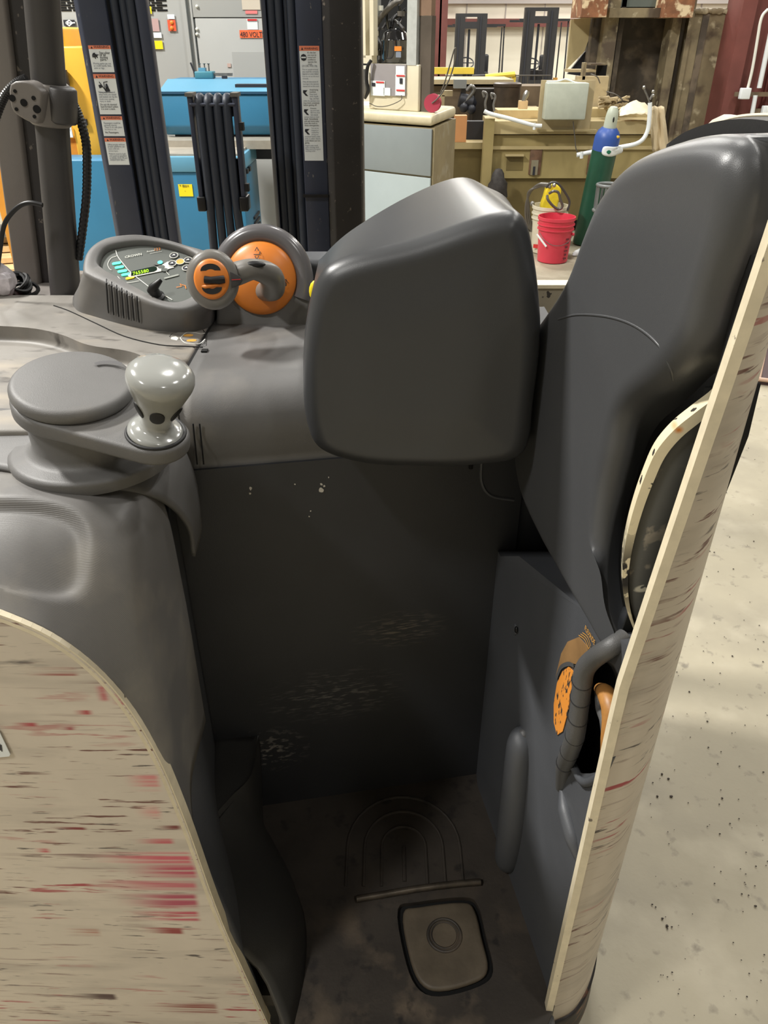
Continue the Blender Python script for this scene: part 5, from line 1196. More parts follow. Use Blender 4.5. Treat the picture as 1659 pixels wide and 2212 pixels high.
# red reel with wire frame
rc = hit(935, 217, FR+V((0, .12, 0)), fn); rr = 0.047
rc.z = zD + rr + 0.001
re = thing('red_wire_reel', (rc.x, rc.y, zD), 'small red wire reel with a long bent handle on the counter corner', 'reel')
an = V((-0.25, -0.97, 0.0)).normalized()
M_rose = mat('dusty_red_disc', (176, 62, 84), 0.45)
B().lathe(rc, an, [(0.001, 0.022), (rr, 0.022), (rr, 0.018), (0.001, 0.018)], 32).obj('flange', M_rose, re)
B().lathe(rc, an, [(0.001, -0.022), (rr, -0.022), (rr, -0.018), (0.001, -0.018)], 32).obj('flange', M_rose, re)
B().lathe(rc, an, [(rr*.86, -0.018), (rr*.88, 0.018)], 32).obj('wound_wire', M_wstick, re)
rh = lambda x, y: hit(x, y, rc+an*0.03, an)
B().tube(cr([rc+an*0.024, rh(944, 214), rh(958, 196), rh(973, 165), rh(983, 130), rh(985, 106), rh(981, 108), rh(972, 140), rh(960, 180), rh(952, 200)], 4), 0.004, 8).obj('wire_handle', M_dpipe, re)

# --- orange wooden post, khaki machine
YK = 7.9
kh = thing('khaki_press', (at(1200, 400, Y=YK).x, YK+0.5, 0), 'khaki painted steel press bed with recessed slots and a raised table', 'machine')
M_kh = mat('khaki_paint', (152, 137, 92), 0.5, var=0.1, scale=2.5); M_khd = mat('dark_khaki_paint', (112, 98, 60), 0.5, var=0.15, scale=3); M_khl = mat('pale_khaki_paint', (180, 164, 122), 0.5, var=0.08, scale=3)
def K(px, py, y=YK): return at(px, py, Y=y)
def kbox(px0, py0, px1, py1, name, m, y=YK, th=0.4, par=kh, z0=None, bev=0):
    a = K(px0, py1, y); c = K(px1, py0, y); cx0 = K(px0, (py0+py1)/2, y).x; cx1 = K(px1, (py0+py1)/2, y).x
    b = B().box((cx0, y, a.z if z0 is None else z0), (cx1, y+th, c.z))
    if bev: b.bevel(bev, 2)
    return b.obj(name, m, par, smooth=30)
kbox(1066, 385, 1420, 470, 'lower_skirt', M_khd, YK, 0.6, z0=0.12)
kbox(1064, 292, 1420, 385, 'front_plate', M_kh, YK-0.03, 0.6)
kbox(1064, 316, 1420, 323, 'raised_strip', M_khl, YK-0.05, 0.03)
kbox(1058, 262, 1425, 290, 'table_edge', M_khl, YK-0.06, 0.62)
kbox(1042, 256, 1062, 470, 'corner_leg', M_kh, YK-0.12, 0.12, z0=0.0)
kbox(960, 322, 1070, 470, 'side_bed', M_khd, YK+0.15, 0.42, z0=0.12)
kbox(958, 308, 1072, 322, 'bed_ledge', M_khl, YK+0.1, 0.48)
kbox(1145, 235, 1420, 262, 'rear_rail', M_khl, YK+0.35, 0.24)
kbox(1075, 238, 1165, 256, 'wooden_rail', mat('dusty_timber', (196, 174, 128), 0.6, var=0.1, scale=5), YK+0.2, 0.3)
kbox(1000, 262, 1045, 312, 'dark_recess', M_ink, YK+0.35, 0.1)
for (px0, px1) in ((1144, 1170), (1270, 1296)):
    s = kbox(px0, 318, px1, 378, 'cast_slot', mat('brown_slot', (104, 78, 60), 0.5, var=0.3, scale=15), YK-0.045, 0.02, bev=0.008)
    kbox(px0+3, 346, px1-8, 378, 'slot_wear', M_chrome, YK-0.05, 0.006, par=s); kbox(px0+7, 360, px1-14, 379, 'slot_notch', M_ink, YK-0.055, 0.006, par=s)
s = kbox(1092, 334, 1132, 338, 'handle_lip', M_khl, YK-0.08, 0.05); kbox(1094, 338, 1130, 368, 'handle_pocket', M_khd, YK-0.034, 0.006)
B().box((K(1240, 480).x, YK+0.2, 0), (K(1400, 480).x, YK+0.5, 0.13)).obj('base_feet', M_ink, kh, smooth=0)
B().box((K(1066, 480).x, YK+0.2, 0), (K(1150, 480).x, YK+0.5, 0.13)).obj('base_feet', M_ink, kh, smooth=0)
# control plate and enclosure
cp = kbox(1165, 173, 1280, 282, 'mounting_plate', mat('plywood_grey', (176, 160, 124), 0.6, var=0.1, scale=4), YK-0.10, 0.03)
en = kbox(1179, 179, 1269, 259, 'control_enclosure', mat('pale_green_grey_box', (180, 186, 172), 0.45, var=0.06, scale=12), YK-0.24, 0.13, bev=0.012)
B().tube(cr([K(1160+8, 179, YK-.2)+V((0.05, 0, 0.012)), K(1205, 178, YK-.2)+V((0, 0, .01)), K(1222, 171, YK-.2), K(1243, 178, YK-.2), K(1266, 180, YK-.2)], 5), 0.006, 8).obj('wire_loop', M_wstick, en)
B().box((K(1158, 279).x, YK-0.13, K(1158, 281).z), (K(1282, 279).x, YK-0.09, K(1158, 277).z)).obj('plate_lip', M_khl, kh, smooth=0)
def pipe(P_, y, r_, name='white_pipe', m=M_wstick, par=kh): return B().tube(cr([K(x, py, y+dy) for x, py, dy in P_], 6), r_, 12).obj(name, m, par)
pipe([(1046, 240, 0), (1060, 246, 0), (1100, 256, 0), (1150, 270, 0), (1170, 272, 0)], YK-0.16, 0.017)
pipe([(1404, 222, 0), (1403, 250, 0), (1398, 285, 0), (1380, 308, 0), (1340, 318, 0), (1290, 326, 0), (1246, 335, 0)], YK-0.30, 0.019)
pipe([(1256, 328, 0), (1256, 342, 0)], YK-0.31, 0.016); pipe([(1154, 266, 0), (1154, 280, 0)], YK-0.16, 0.014)
pipe([(1238, 262, 0), (1242, 300, 0), (1244, 320, 0), (1250, 334, 0)], YK-0.2, 0.005, 'control_wire', M_dpipe)
# hooks and valves on top
M_rope = mat('pale_rope', (210, 200, 180), 0.7)
for (x, y) in ((1050, 218), (1068, 222)): B().tube(cr([K(x, 240, YK-.1), K(x-2, y+4, YK-.1), K(x+2, y-14, YK-.1), K(x-7, y-20, YK-.1), K(x-4, y-8, YK-.1)], 5), 0.010, 8).obj('lifting_hook', M_metalg, kh)
B().tube(cr([K(1126, 232), K(1134, 210), K(1140, 196)], 4), [0.016, 0.02, 0.028, 0.02], 10).obj('spray_head', M_chrome, kh)
wbk = kbox(1122, 218, 1140, 236, 'timber_offcut', M_wood, YK-0.02, 0.08, par=None); tag(wbk, 'small pale timber offcut standing on the khaki press table', 'wood')
o = kbox(1352, 236, 1392, 246, 'timber_offcut', mat('orange_timber', (196, 140, 76), 0.6, var=0.2, scale=12), YK-0.03, 0.12, par=None); tag(o, 'reddish timber block under the pale rags on the press table', 'wood')
# rags / plastic sheet
b = B(); rw = []
for j in range(9):
    row = []
    for i in range(14):
        px = 1338+i*6.0; py = 238 - 20*math.sin(min(1, i/12)*math.pi)*(1-j/10) + j*1.6
        p = K(px, py, YK+0.02-j*0.02); row.append(p + V((0, 0.02*mnoise.noise(V((i*.7, j*.7, 0))), 0.02*mnoise.noise(V((i*.6, j*.5, 3))))))
    rw.append(row)
tag(b.grid(rw).obj('plastic_sheet', mat('cream_plastic_sheet', (226, 212, 182), 0.5), None, thick=0.003), 'cream plastic sheet crumpled over the end of the press table', 'sheet')
b = B(); rw = []
for j in range(12):
    row = []
    for i in range(6):
        px = 1400+i*7+j*0.9; py = 228+j*9+(i % 2)*3; row.append(K(px, py, YK-0.24+0.03*math.sin(i*2.2+j*.3)))
    rw.append(row)
tag(b.grid(rw).obj('hanging_rag', mat('pale_rag', (206, 190, 158), 0.8), None, thick=0.004), 'pale rag hanging down beside the green gas cylinder', 'cloth')
B().tube(cr([K(1405, 228, YK-.3), K(1400, 212, YK-.3), K(1393, 196, YK-.3), K(1391, 190, YK-.3)], 4), 0.008, 8).obj('valve_stem', M_metalg, kh)
for (x, y) in ((1391, 189), (1411, 198), (1411, 206)): B().sphere(K(x, y, YK-.3), 0.015, 12).obj('valve_ball', M_chrome, kh)
B().tube([K(1404, 215, YK-.3), K(1410, 204, YK-.3)], 0.010, 8).obj('valve_stem', M_metalg, kh)
# black tarp/cloth by the corner leg
b = B().sphere(K(1075, 410, YK-.2), 0.11, 20, (0.8, .7, 1.5))
for v_ in b.bm.verts: v_.co += V((mnoise.noise(v_.co*14), mnoise.noise(v_.co*14+V((5, 0, 0))), mnoise.noise(v_.co*12+V((0, 9, 0)))))*0.035
tag(b.obj('dark_bag', mat('black_striped_cloth', (50, 46, 44), 0.7, var=0.4, scale=30), None, smooth=40), 'dark crumpled bag slumped against the corner leg of the khaki press', 'bag')
# orange timber post
a = at(998, 312, Y=YK+0.1)
o = kbox(982, 250, 1008, 307, 'timber_post', mat('orange_pine', (214, 154, 102), 0.6, var=0.06, scale=4), YK+0.12, 0.12, par=None); tag(o, 'square orange-brown timber post standing on the ledge by the counter', 'wood')

# --- clutter bench behind the counter
YN = 9.6
bn = thing('work_bench', (at(1000, 230, Y=YN).x, YN+0.4, 0), 'cluttered low steel bench with beams behind the khaki press', 'bench')
def nbox(px0, py0, px1, py1, name, m, y=YN, th=0.5, par=bn, z0=None): return kbox(px0, py0, px1, py1, name, m, y, th, par, z0)
M_dusty = mat('dusty_tan_steel', (176, 160, 126), 0.6, var=0.15, scale=4); M_dust2 = mat('dusty_brown_steel', (112, 96, 76), 0.6, var=0.2, scale=5)
nbox(925, 172, 1110, 182, 'bench_top', M_dusty, YN, 0.8); nbox(925, 186, 1180, 300, 'bench_skirt', M_dust2, YN+0.1, 0.5, z0=0)
nbox(955, 196, 978, 208, 'beam', M_dusty, YN-0.3, 0.1); nbox(940, 206, 960, 240, 'beam_leg', M_dusty, YN-0.3, 0.1)
nbox(1122, 235, 1170, 262, 'front_skirt', M_dusty, YN-0.4, 0.4)
mo = thing('hydraulic_motor', (at(1000, 200, Y=YN-.2).x, YN-.2, at(1000, 240, Y=YN-.2).z), 'dark hydraulic pump motor with a grey square terminal box on top', 'motor')
nbox(981, 172, 1008, 191, 'terminal_box', mat('grey_terminal_box', (142, 146, 146), 0.5), YN-0.35, 0.12, par=mo); nbox(996, 190, 1006, 222, 'bracket', M_guardd, YN-0.3, 0.1, par=mo)
B().tube([at(992, 215, Y=YN-.3), at(1020, 222, Y=YN-.3), at(1028, 225, Y=YN-.3)], [0.07, 0.07, 0.03], 18).obj('pump_body', M_ink, mo)
B().tube(cr([at(x, y, Y=YN-.35) for x, y in [(1008, 196), (1018, 186), (1024, 195), (1010, 214), (1000, 226), (1012, 238)]], 4), 0.02, 8).obj('pump_hose', M_metalg, mo)
for (x, y) in ((1002, 232), (1018, 236)): B().sphere(at(x, y, Y=YN-.35), 0.05, 12).obj('pump_flange', M_ink, mo)
dr = at(1086, 228, Y=YN-.2)
hz_ = at(1086, 178, Y=YN-.45).z
d_ = B().lathe((dr.x, YN-.45, 0), (0, 0, 1), [(0.001, 0), (0.135, 0), (0.14, 0.05), (0.14, hz_-.04), (0.148, hz_-.035), (0.148, hz_-.01), (0.13, hz_), (0.001, hz_)], 28).obj('dark_drum', mat('dark_brown_drum', (72, 60, 50), 0.45, var=0.3, scale=12), None); tag(d_, 'dark brown drum with a lidded top behind the lifting hooks', 'drum')
d_ = nbox(1022, 192, 1072, 250, 'machine_casting', mat('sooty_casting', (48, 42, 36), 0.6, var=0.3, scale=8), YN-.32, 0.3, par=None, z0=0); tag(d_, 'sooty black machine casting between the pump motor and the brown drum', 'machine')
M_yb = mat('yellow_beam_paint', (228, 200, 72), 0.5, var=0.08, scale=4)
o = nbox(930, 146, 1024, 160, 'yellow_beam', M_yb, YN+1.2, 0.15, par=None); tag(o, 'yellow painted steel beam lying across the bench, left of the forklifts', 'beam')
yf = thing('yellow_guard_rail', (at(1108, 200, Y=YN+1).x, YN+1, 0), 'thin yellow guard rail frame with wire mesh in front of the forklifts', 'railing')
ya = lambda x, y: at(x, y, Y=YN+1.0)
B().tube([ya(1020, 164), ya(1112, 160)], 0.012, 8).obj('rail', M_guardd, yf); B().tube([ya(1048, 166), ya(1112, 160)], 0.03, 8).obj('yellow_rail', M_yb, yf)
B().box((ya(1104, 200).x, YN+1.0, 0), (ya(1112, 200).x, YN+1.06, ya(1108, 160).z)).obj('post', M_yb, yf)
B().tube(cr([ya(1030, 192), ya(1060, 180), ya(1082, 168), ya(1086, 160)], 4), 0.02, 8).obj('sloped_arm', mat('tan_arm', (200, 170, 110), 0.6), yf)
for y_ in (163, 190): B().tube([ya(1112, y_), ya(1190, y_)], 0.008, 6).obj('mesh_wire', M_dpipe, yf)
for x_ in (1126, 1140, 1155, 1172): B().tube([ya(x_, 163), ya(x_-1, 230)], 0.005, 6).obj('mesh_wire', M_dpipe, yf)

# --- forklifts
M_fk = mat('forklift_black', (44, 44, 46), 0.5, var=0.1, scale=6)
def forklift(x0, x1, ytop, Y_, label, oh):
    X0, X1 = at(x0, 90, Y=Y_).x, at(x1, 90, Y=Y_).x; zt_ = at(x0, ytop, Y=Y_).z; w_ = X1-X0
    f = thing('forklift', (X0+w_/2, Y_+1, 0), label, 'forklift', 'black forklifts parked by the far wall')
    cw_ = w_*0.30
    for x in (X0, X1-cw_):
        B().prism([(x, Y_, 0.1), (x+cw_, Y_, 0.1), (x+cw_, Y_+0.05, 0.1), (x+cw_*.6, Y_+0.06, 0.1), (x+cw_*.6, Y_+0.16, 0.1), (x, Y_+0.16, 0.1)], (0, 0, zt_-0.1)).obj('mast_rail', M_fk, f, smooth=0)
        B().box((x+cw_*.25, Y_-0.02, 0.1), (x+cw_*.4, Y_, zt_-0.05)).obj('rail_rib', M_ink, f, smooth=0)
    B().box((X0+cw_, Y_, zt_-0.055*1), (X1-cw_, Y_+0.05, zt_)).obj('top_bar', M_fk, f, smooth=0)
    B().box((X0+cw_, Y_, zt_-0.24), (X1-cw_, Y_+0.05, zt_-0.13)).obj('cross_bar', M_fk, f, smooth=0)
    B().box((X0+cw_, Y_, 0.9), (X1-cw_, Y_+0.05, 0.97)).obj('cross_bar', M_fk, f, smooth=0)
    B().box((X0-0.05, Y_-0.04, 0.25), (X1+0.05, Y_-0.005, 0.85)).obj('carriage', M_fk, f, smooth=0)
    for s_ in (0.25, 0.65): B().box((X0+w_*s_, Y_-0.9, 0.05), (X0+w_*s_+0.1, Y_-0.02, 0.09)).obj('fork', M_ink, f, smooth=0)
    B().cyl((X0+w_*.45, Y_+0.08, 0.2), (X0+w_*.45, Y_+0.08, zt_-0.25), 0.022, seg=10).obj('lift_ram', M_ink, f)
    # body, steering wheel, overhead guard
    B().box((X0-0.05, Y_+0.35, 0.25), (X1+0.25, Y_+2.2, 0.95)).bevel(0.06, 3).obj('body', M_fk, f)
    B().box((X0+0.10, Y_+0.4, 0.95), (X1+0.05, Y_+0.6, 1.12)).obj('dashboard', M_guardd, f)
    c = V((X0+w_*0.5, Y_+0.7, 1.22)); B().torus(c, (0, -.6, .8), 0.15, 0.012, seg=28, rseg=8).obj('steering_wheel', M_fk, f)
    B().tube([c-V((.15, 0, 0)), c, c+V((.15, 0, 0))], 0.01, 6).obj('wheel_spoke', M_fk, f)
    B().box((X0+w_*.45, Y_+1.0, 0.95), (X1+0.2, Y_+1.5, 1.05)).bevel(0.02).obj('seat', M_fk, f); B().box((X1-0.02, Y_+1.4, 1.0), (X1+0.24, Y_+1.5, 1.36)).bevel(0.04, 3).obj('seat_back', M_fk, f)
    zg = zt_-0.20
    for x, y in ((X0*(1+.4/Y_)+.1, Y_+0.4), (X1+oh, Y_+0.4), (X0*(1+1.8/Y_)+.1, Y_+1.8), (X1+oh+.12, Y_+1.8)):
        B().tube([(x, y, 0.9), (x, y+(0.15 if y < Y_+1 else 0), zg)], 0.014, 8).obj('guard_post', M_fk, f)
    B().box((X0-.02, Y_+0.5, zg), (X1+oh+.02, Y_+0.56, zg+0.04)).obj('guard_frame', M_fk, f)
    B().box((X0-.02, Y_+1.8, zg), (X1+oh+.02, Y_+1.86, zg+0.04)).obj('guard_frame', M_fk, f)
    for y in (Y_+0.55, Y_+1.9):
        for x in (X0-0.02, X1+0.08): B().cyl((x, y, 0.22), (x+0.14, y, 0.22), 0.22, seg=20).obj('wheel', M_ink, f)
    B().sphere((X1-cw_*1.2, Y_+0.9, 0.93), 0.09, 14).obj('orange_tank', M_orange, f)
    B().box((X1+0.08, Y_+0.3, 0.75), (X1+0.16, Y_+0.34, 1.0)).obj('orange_panel', M_ogold, f)
    return f
forklift(983, 1050, 29, 17.0, 'black forklift with two dark mast rails, nearer the steel counter', 0.40)
forklift(1130, 1201, 16, 16.4, 'black forklift with the taller mast, nearer the rusty press', 0.30)

# --- rusty press frame on the right
YP = 9.3
pf = thing('rusty_press_frame', (at(1440, 200, Y=YP).x, YP+0.5, 0), 'huge weathered tan press frame with rusty blocks on top behind the khaki bed', 'machine')
M_wp = mat('weathered_tan_steel', (128, 116, 90), 0.6, var=0.25, scale=3); overlay(M_wp, (84, 72, 58), [((1, 1, 1), 4.0, 0.5, 0.62)]); overlay(M_wp, (176, 166, 138), [((1, 1, 1), 9.0, 0.6, 0.7)])
M_wd = mat('dark_stained_steel', (78, 70, 60), 0.6, var=0.3, scale=4); overlay(M_wd, (110, 98, 82), [((1, 1, 1), 5.0, 0.52, 0.65)])
M_rust = mat('flaking_rust', (138, 92, 62), 0.7, var=0.3, scale=10); overlay(M_rust, (216, 196, 160), [((1, 1, 1), 9.0, 0.52, 0.60)])
def pbox(px0, py0, px1, py1, name, m, y=YP, th=0.4, par=pf, z0=None, slope=True):
    A0, A1 = at(px0, py0, Y=y), at(px1, py0, Y=y); C0_, C1_ = at(px0, py1, Y=y), at(px1, py1, Y=y)
    x0_, x1_ = (A0.x+C0_.x)/2, (A1.x+C1_.x)/2
    # straight vertical box through the middle of the traced face
    zz0 = C0_.z if z0 is None else z0
    return B().box((at(px0, (py0+py1)/2, Y=y).x, y, zz0), (at(px1, (py0+py1)/2, Y=y).x, y+th, A0.z)).obj(name, m, par, smooth=0)
def vb(pxt, pyt, w_px, name, m, y, th, z0=0.2, topz=None, par=pf):
    """upright whose top front-left corner shows at (pxt, pyt)"""
    a = at(pxt, pyt, Y=y); c = at(pxt+w_px, pyt, Y=y)
    return B().box((a.x, y, z0), (c.x, y+th, a.z if topz is None else topz)).obj(name, m, par, smooth=0)
vb(1332, 40, 126, 'back_plate', M_wd, YP+0.35, 0.05, 0.4, 2.6)
vb(1308, 36, 30, 'left_upright', M_wp, YP, 0.3, 0.4, 2.5); vb(1284, 36, 26, 'left_side_web', M_wd, YP+0.15, 0.3, 0.4, 2.2)
vb(1340, 36, 10, 'inner_edge', M_wd, YP+0.1, 0.25, 0.4, 2.5)
vb(1455, 36, 20, 'right_rail', M_wp, YP-0.05, 0.25, 0.3, 2.5); vb(1476, 36, 16, 'right_rail_groove', M_wd, YP+0.08, 0.2, 0.3, 2.5); vb(1490, 36, 10, 'right_rail_lip', M_wp, YP-0.02, 0.25, 0.3, 2.5)
vb(1500, 22, 92, 'right_upright', M_wp, YP, 0.5, 0.2, None); vb(1590, 60, 8, 'upright_edge', M_wd, YP-0.02, 0.5, 0.2)
vb(1520, 30, 14, 'upright_seam', M_wd, YP-0.01, 0.02, 0.3)
vb(1318, 18, 180, 'top_beam', M_wp, YP-0.1, 0.5, at(1400, 38, Y=YP-0.1).z, at(1400, 17, Y=YP-0.1).z)
vb(1322, -20, 170, 'top_grey_plate', mat('slate_plate', (96, 104, 98), 0.5, var=0.1, scale=3), YP+0.1, 0.4, at(1400, 15, Y=YP+0.1).z, at(1400, -30, Y=YP+.1).z)
vb(1262, -25, 56, 'rusty_block', M_rust, YP-0.25, 0.5, at(1300, 37, Y=YP-.25).z, at(1262, -30, Y=YP-.25).z)
vb(1445, -25, 62, 'rusty_block', M_rust, YP-0.25, 0.5, at(1470, 38, Y=YP-.25).z, at(1462, -30, Y=YP-.25).z)
a, c_ = at(1240, 135, Y=YP+.3), at(1255, 35, Y=YP+.3)
b = B().prism([at(x, y, Y=YP+.3) for x, y in [(1224, 150), (1234, 42), (1282, 36), (1280, 62), (1262, 112)]], (0, 0.05, 0)); b.obj('tan_gusset', M_khl, pf, smooth=0)
b = B().prism([at(x, y, Y=YP+.36) for x, y in [(1226, 160), (1262, 114), (1275, 100), (1262, 165)]], (0, 0.05, 0)); b.obj('dark_gusset', M_ink, pf, smooth=0)
vb(1592, 36, 50, 'side_bracket', M_wp, YP+0.2, 0.1, at(1610, 95, Y=YP+.2).z); vb(1582, 95, 38, 'side_bracket_lower', M_wd, YP+0.25, 0.1, at(1600, 135, Y=YP+.25).z)
b = B(); random.seed(11)
for k in range(40):
    x = 1500+k*3.0; h_ = random.uniform(6, 16); p = at(x, 24, Y=YP-.01); b.sphere(p, 0.02+0.02*random.random(), 8, (1, .5, .8))
b.obj('dust_fringe', M_wp, pf, smooth=30, kind='stuff')
# small stuff on the bed in front of the press
sb = thing('gauge_block', (at(1270, 165, Y=YP-.6).x, YP-.6, at(1270, 172, Y=YP-.6).z), 'rusty small bracket with a flat steel top between enclosure and press', 'bracket')
vb(1262, 135, 6, 'post', M_wp, YP-.74, 0.1, at(1262, 172, Y=YP-.6).z, par=sb); vb(1276, 137, 34, 'shelf', M_wp, YP-.6, 0.2, at(1276, 141, Y=YP-.6).z, par=sb)
vb(1292, 140, 20, 'dark_opening', M_gap, YP-.5, 0.05, at(1290, 165, Y=YP-.5).z, par=sb); vb(1228, 150, 60, 'ledge', M_dusty, YP-.55, 0.2, at(1240, 156, Y=YP-.55).z, par=sb)
vb(1250, 165, 66, 'side_box', M_dusty, YP-.74, 0.14, 0.05, par=sb)
B().tube(cr([at(x, y, Y=YP-.9) for x, y in [(1276, 160), (1290, 166), (1296, 180)]], 4), 0.006, 6).obj('wire', M_dpipe, sb)
B().tube(cr([at(x, y, Y=YK) for x, y in [(1310, 198), (1330, 204), (1345, 216)]], 4), 0.006, 6).obj('wire', M_dpipe, sb)
cr_ = B(); random.seed(4)
for k in range(40):
    x, y = random.uniform(1300, 1350), random.uniform(218, 240); p = at(x, y, Y=YK+random.uniform(.1, .3)) + V((0, 0, .03)); cr_.obox(p, V((random.uniform(.01, .05), 0.01, random.uniform(-.01, .02))), V((0, .02, 0)), V((0, 0, .008)))
tag(cr_.obj('scrap_offcuts', M_dusty, None, smooth=0), 'heap of small dusty scrap offcuts on the press table', 'scrap', kind='stuff')
# conduits on the big column
cv = lambda x, y, Y_=8.82: at(x, y, Y=Y_)
cd = thing('wall_conduit', (cv(1620, 200).x, 8.82, 0), 'thin white electrical conduit with junction boxes on the right red column', 'conduit')
B().tube(cr([cv(1659, 20), cv(1648, 32), cv(1642, 50), cv(1637, 80), cv(1625, 150), cv(1613, 200)], 6), 0.014, 10).obj('conduit_pipe', M_white, cd)
B().tube([cv(1665, 70), cv(1640, 190)], 0.024, 10).obj('conduit_pipe', M_wstick, cd); B().tube([cv(1632, 206), cv(1622, 260)], 0.022, 10).obj('conduit_pipe', M_wstick, cd)
for x, y in ((1608, 202), (1655, 240)):
    p = cv(x, y); B().box((p.x-.05, 8.78, p.z-.05), (p.x+.05, 8.84, p.z+.05)).bevel(0.008).obj('junction_box', M_wstick, cd)
p = cv(1590, 204); B().box((p.x, 8.84, p.z-.02), (p.x+0.45, 8.87, p.z+.02)).obj('strut', M_dust2, cd)
p = cv(1625, 240); B().box((p.x, 8.84, p.z-.02), (p.x+0.45, 8.87, p.z+.02)).obj('strut', M_dust2, cd)
# white sheet/pane seen left of the column
p = at(1588, 120, Y=12); q_ = at(1570, 300, Y=12)
# --- gas cylinder
gt, gb2 = at(1327, 229, Y=7.30), at(1262, 526, Y=7.40)
gb2.z = 0.01; ax = (gt-gb2).normalized(); Lc = (gt-gb2).length
gy = thing('gas_cylinder', (gb2.x, gb2.y, 0), 'tall leaning gas cylinder, green below with blue shoulder and pale cap', 'cylinder')
rc_ = 0.108; hp1 = Lc*0.775
def ysc(f): return gb2+ax*Lc*f
B().lathe(gb2, ax, [(0.001, 0), (rc_*.95, 0), (rc_, 0.01), (rc_, Lc*.70)], 32).obj('body', mat('dark_green_paint', (28, 78, 60), 0.4, var=0.12, scale=6), gy)
sh = B().lathe(gb2+ax*Lc*.70, ax, [(rc_, 0), (rc_*1.005, 0.0), (rc_*1.005, Lc*.09), (rc_*.85, Lc*.13), (rc_*.60, Lc*.155), (0.001, Lc*.16)], 32).obj('shoulder', mat('blue_paint', (52, 84, 158), 0.4, var=0.08, scale=8), gy)
B().lathe(gb2+ax*Lc*.855, ax, [(0.001, 0), (0.054, 0), (0.054, 0.02), (0.052, Lc*.08), (0.046, Lc*.115), (0.03, Lc*.14), (0.001, Lc*.145)], 28).obj('cap', mat('pale_green_grey', (186, 194, 178), 0.4), gy)
toC = (CAM-gt).normalized()
def gp_(px, py, rr_): 
    a = gb2; d = ray(px, py); # point on the cylinder surface facing the viewer
    n_ = d.cross(ax).normalized(); w0_ = CAM-a; 
    dd, de, ee = d.dot(d), d.dot(ax), 1.0; t_ = (de*ax.dot(w0_)-d.dot(w0_))/(dd-de*de); c = CAM+d*t_; foot = a+ax*(c-a).dot(ax)
    off = (c-foot); bk_ = (CAM-foot); bk_ = (bk_-ax*bk_.dot(ax)).normalized(); k = max(0, rr_*rr_-off.dot(off))**.5
    return foot+off+bk_*k, (off+bk_*k).normalized()
def gpatch(poly, rr_, m, name):
    b = B(); vs = []
    P_ = cr([V((x, y, 0)) for x, y in poly], 3, True); c0_ = sum(P_, V())/len(P_); q0, n0_ = gp_(c0_.x, c0_.y, rr_)
    rings = []
    for f in (0.02, 0.35, 0.7, 1.0):
        rings.append([ (lambda t: t[0]+t[1]*0.0015)(gp_(c0_.x+(p.x-c0_.x)*f, c0_.y+(p.y-c0_.y)*f, rr_)) for p in P_])
    b.rings(rings, True, False); return b.obj(name, m, gy, thick=0.001)
gpatch([(1302, 318), (1308, 311), (1325, 313), (1343, 317), (1343, 330), (1322, 334), (1303, 329)], rc_*1.01, M_wstick, 'white_label')
gpatch([(1316, 319), (1321, 323), (1316, 328), (1311, 323)], rc_*1.035, mat('green_diamond', (26, 112, 84), 0.5), 'green_diamond')
for f_, k in ((0.02, 0), ):
    p_ = ysc(.835); 
B().sphere(gt+V((-.004, -.055, -.10)), 0.012, 10, (.6, .3, 1.8)).obj('cap_slot', M_gap, gy)
def shp(px, py, m, nm, sx_=1.0):
    q = at(px, py, Y=7.24); B().sphere(q, 0.024, 12, (sx_, .25, .5)).obj(nm, m, gy)
shp(1311, 294, M_wstick, 'oval_sticker'); shp(1334, 296, mat('gold_sticker', (232, 190, 60), 0.5), 'gold_sticker', 0.8)
# --- grey bin beside the cylinder
gbn = thing('grey_bin', (at(1315, 460, Y=6.9).x, 6.9, 0), 'grey plastic bin with a thick rim partly hidden by the backrest', 'bin')
tb_ = at(1312, 402, Y=6.8)
B().lathe((tb_.x+0.03, 6.85, 0.0), (0, 0, 1), [(0.001, 0.0), (0.085, 0.0), (0.098, tb_.z-0.18), (0.096, tb_.z-0.17), (0.001, tb_.z-.17)], 32).obj('bin_body', mat('translucent_grey_bin', (110, 118, 122), 0.4), gbn)
B().torus((tb_.x+0.03, 6.85, tb_.z), (0, 0, 1), 0.098, 0.014, seg=36, rseg=10).obj('rim', mat('grey_bin_rim', (112, 116, 116), 0.4), gbn)
B().torus((tb_.x+0.03, 6.85, tb_.z-.2), (0, 0, 1), 0.102, 0.014, seg=36, rseg=10).obj('lower_ring', MATS['grey_bin_rim'], gbn)
for k in range(8):
    a_ = k*math.pi/4+.3; B().box((tb_.x+.03+.098*math.cos(a_)-.008, 6.85+.098*math.sin(a_)-.008, tb_.z-.2), (tb_.x+.03+.098*math.cos(a_)+.008, 6.85+.098*math.sin(a_)+.008, tb_.z)).obj('rib', MATS['grey_bin_rim'], gbn)
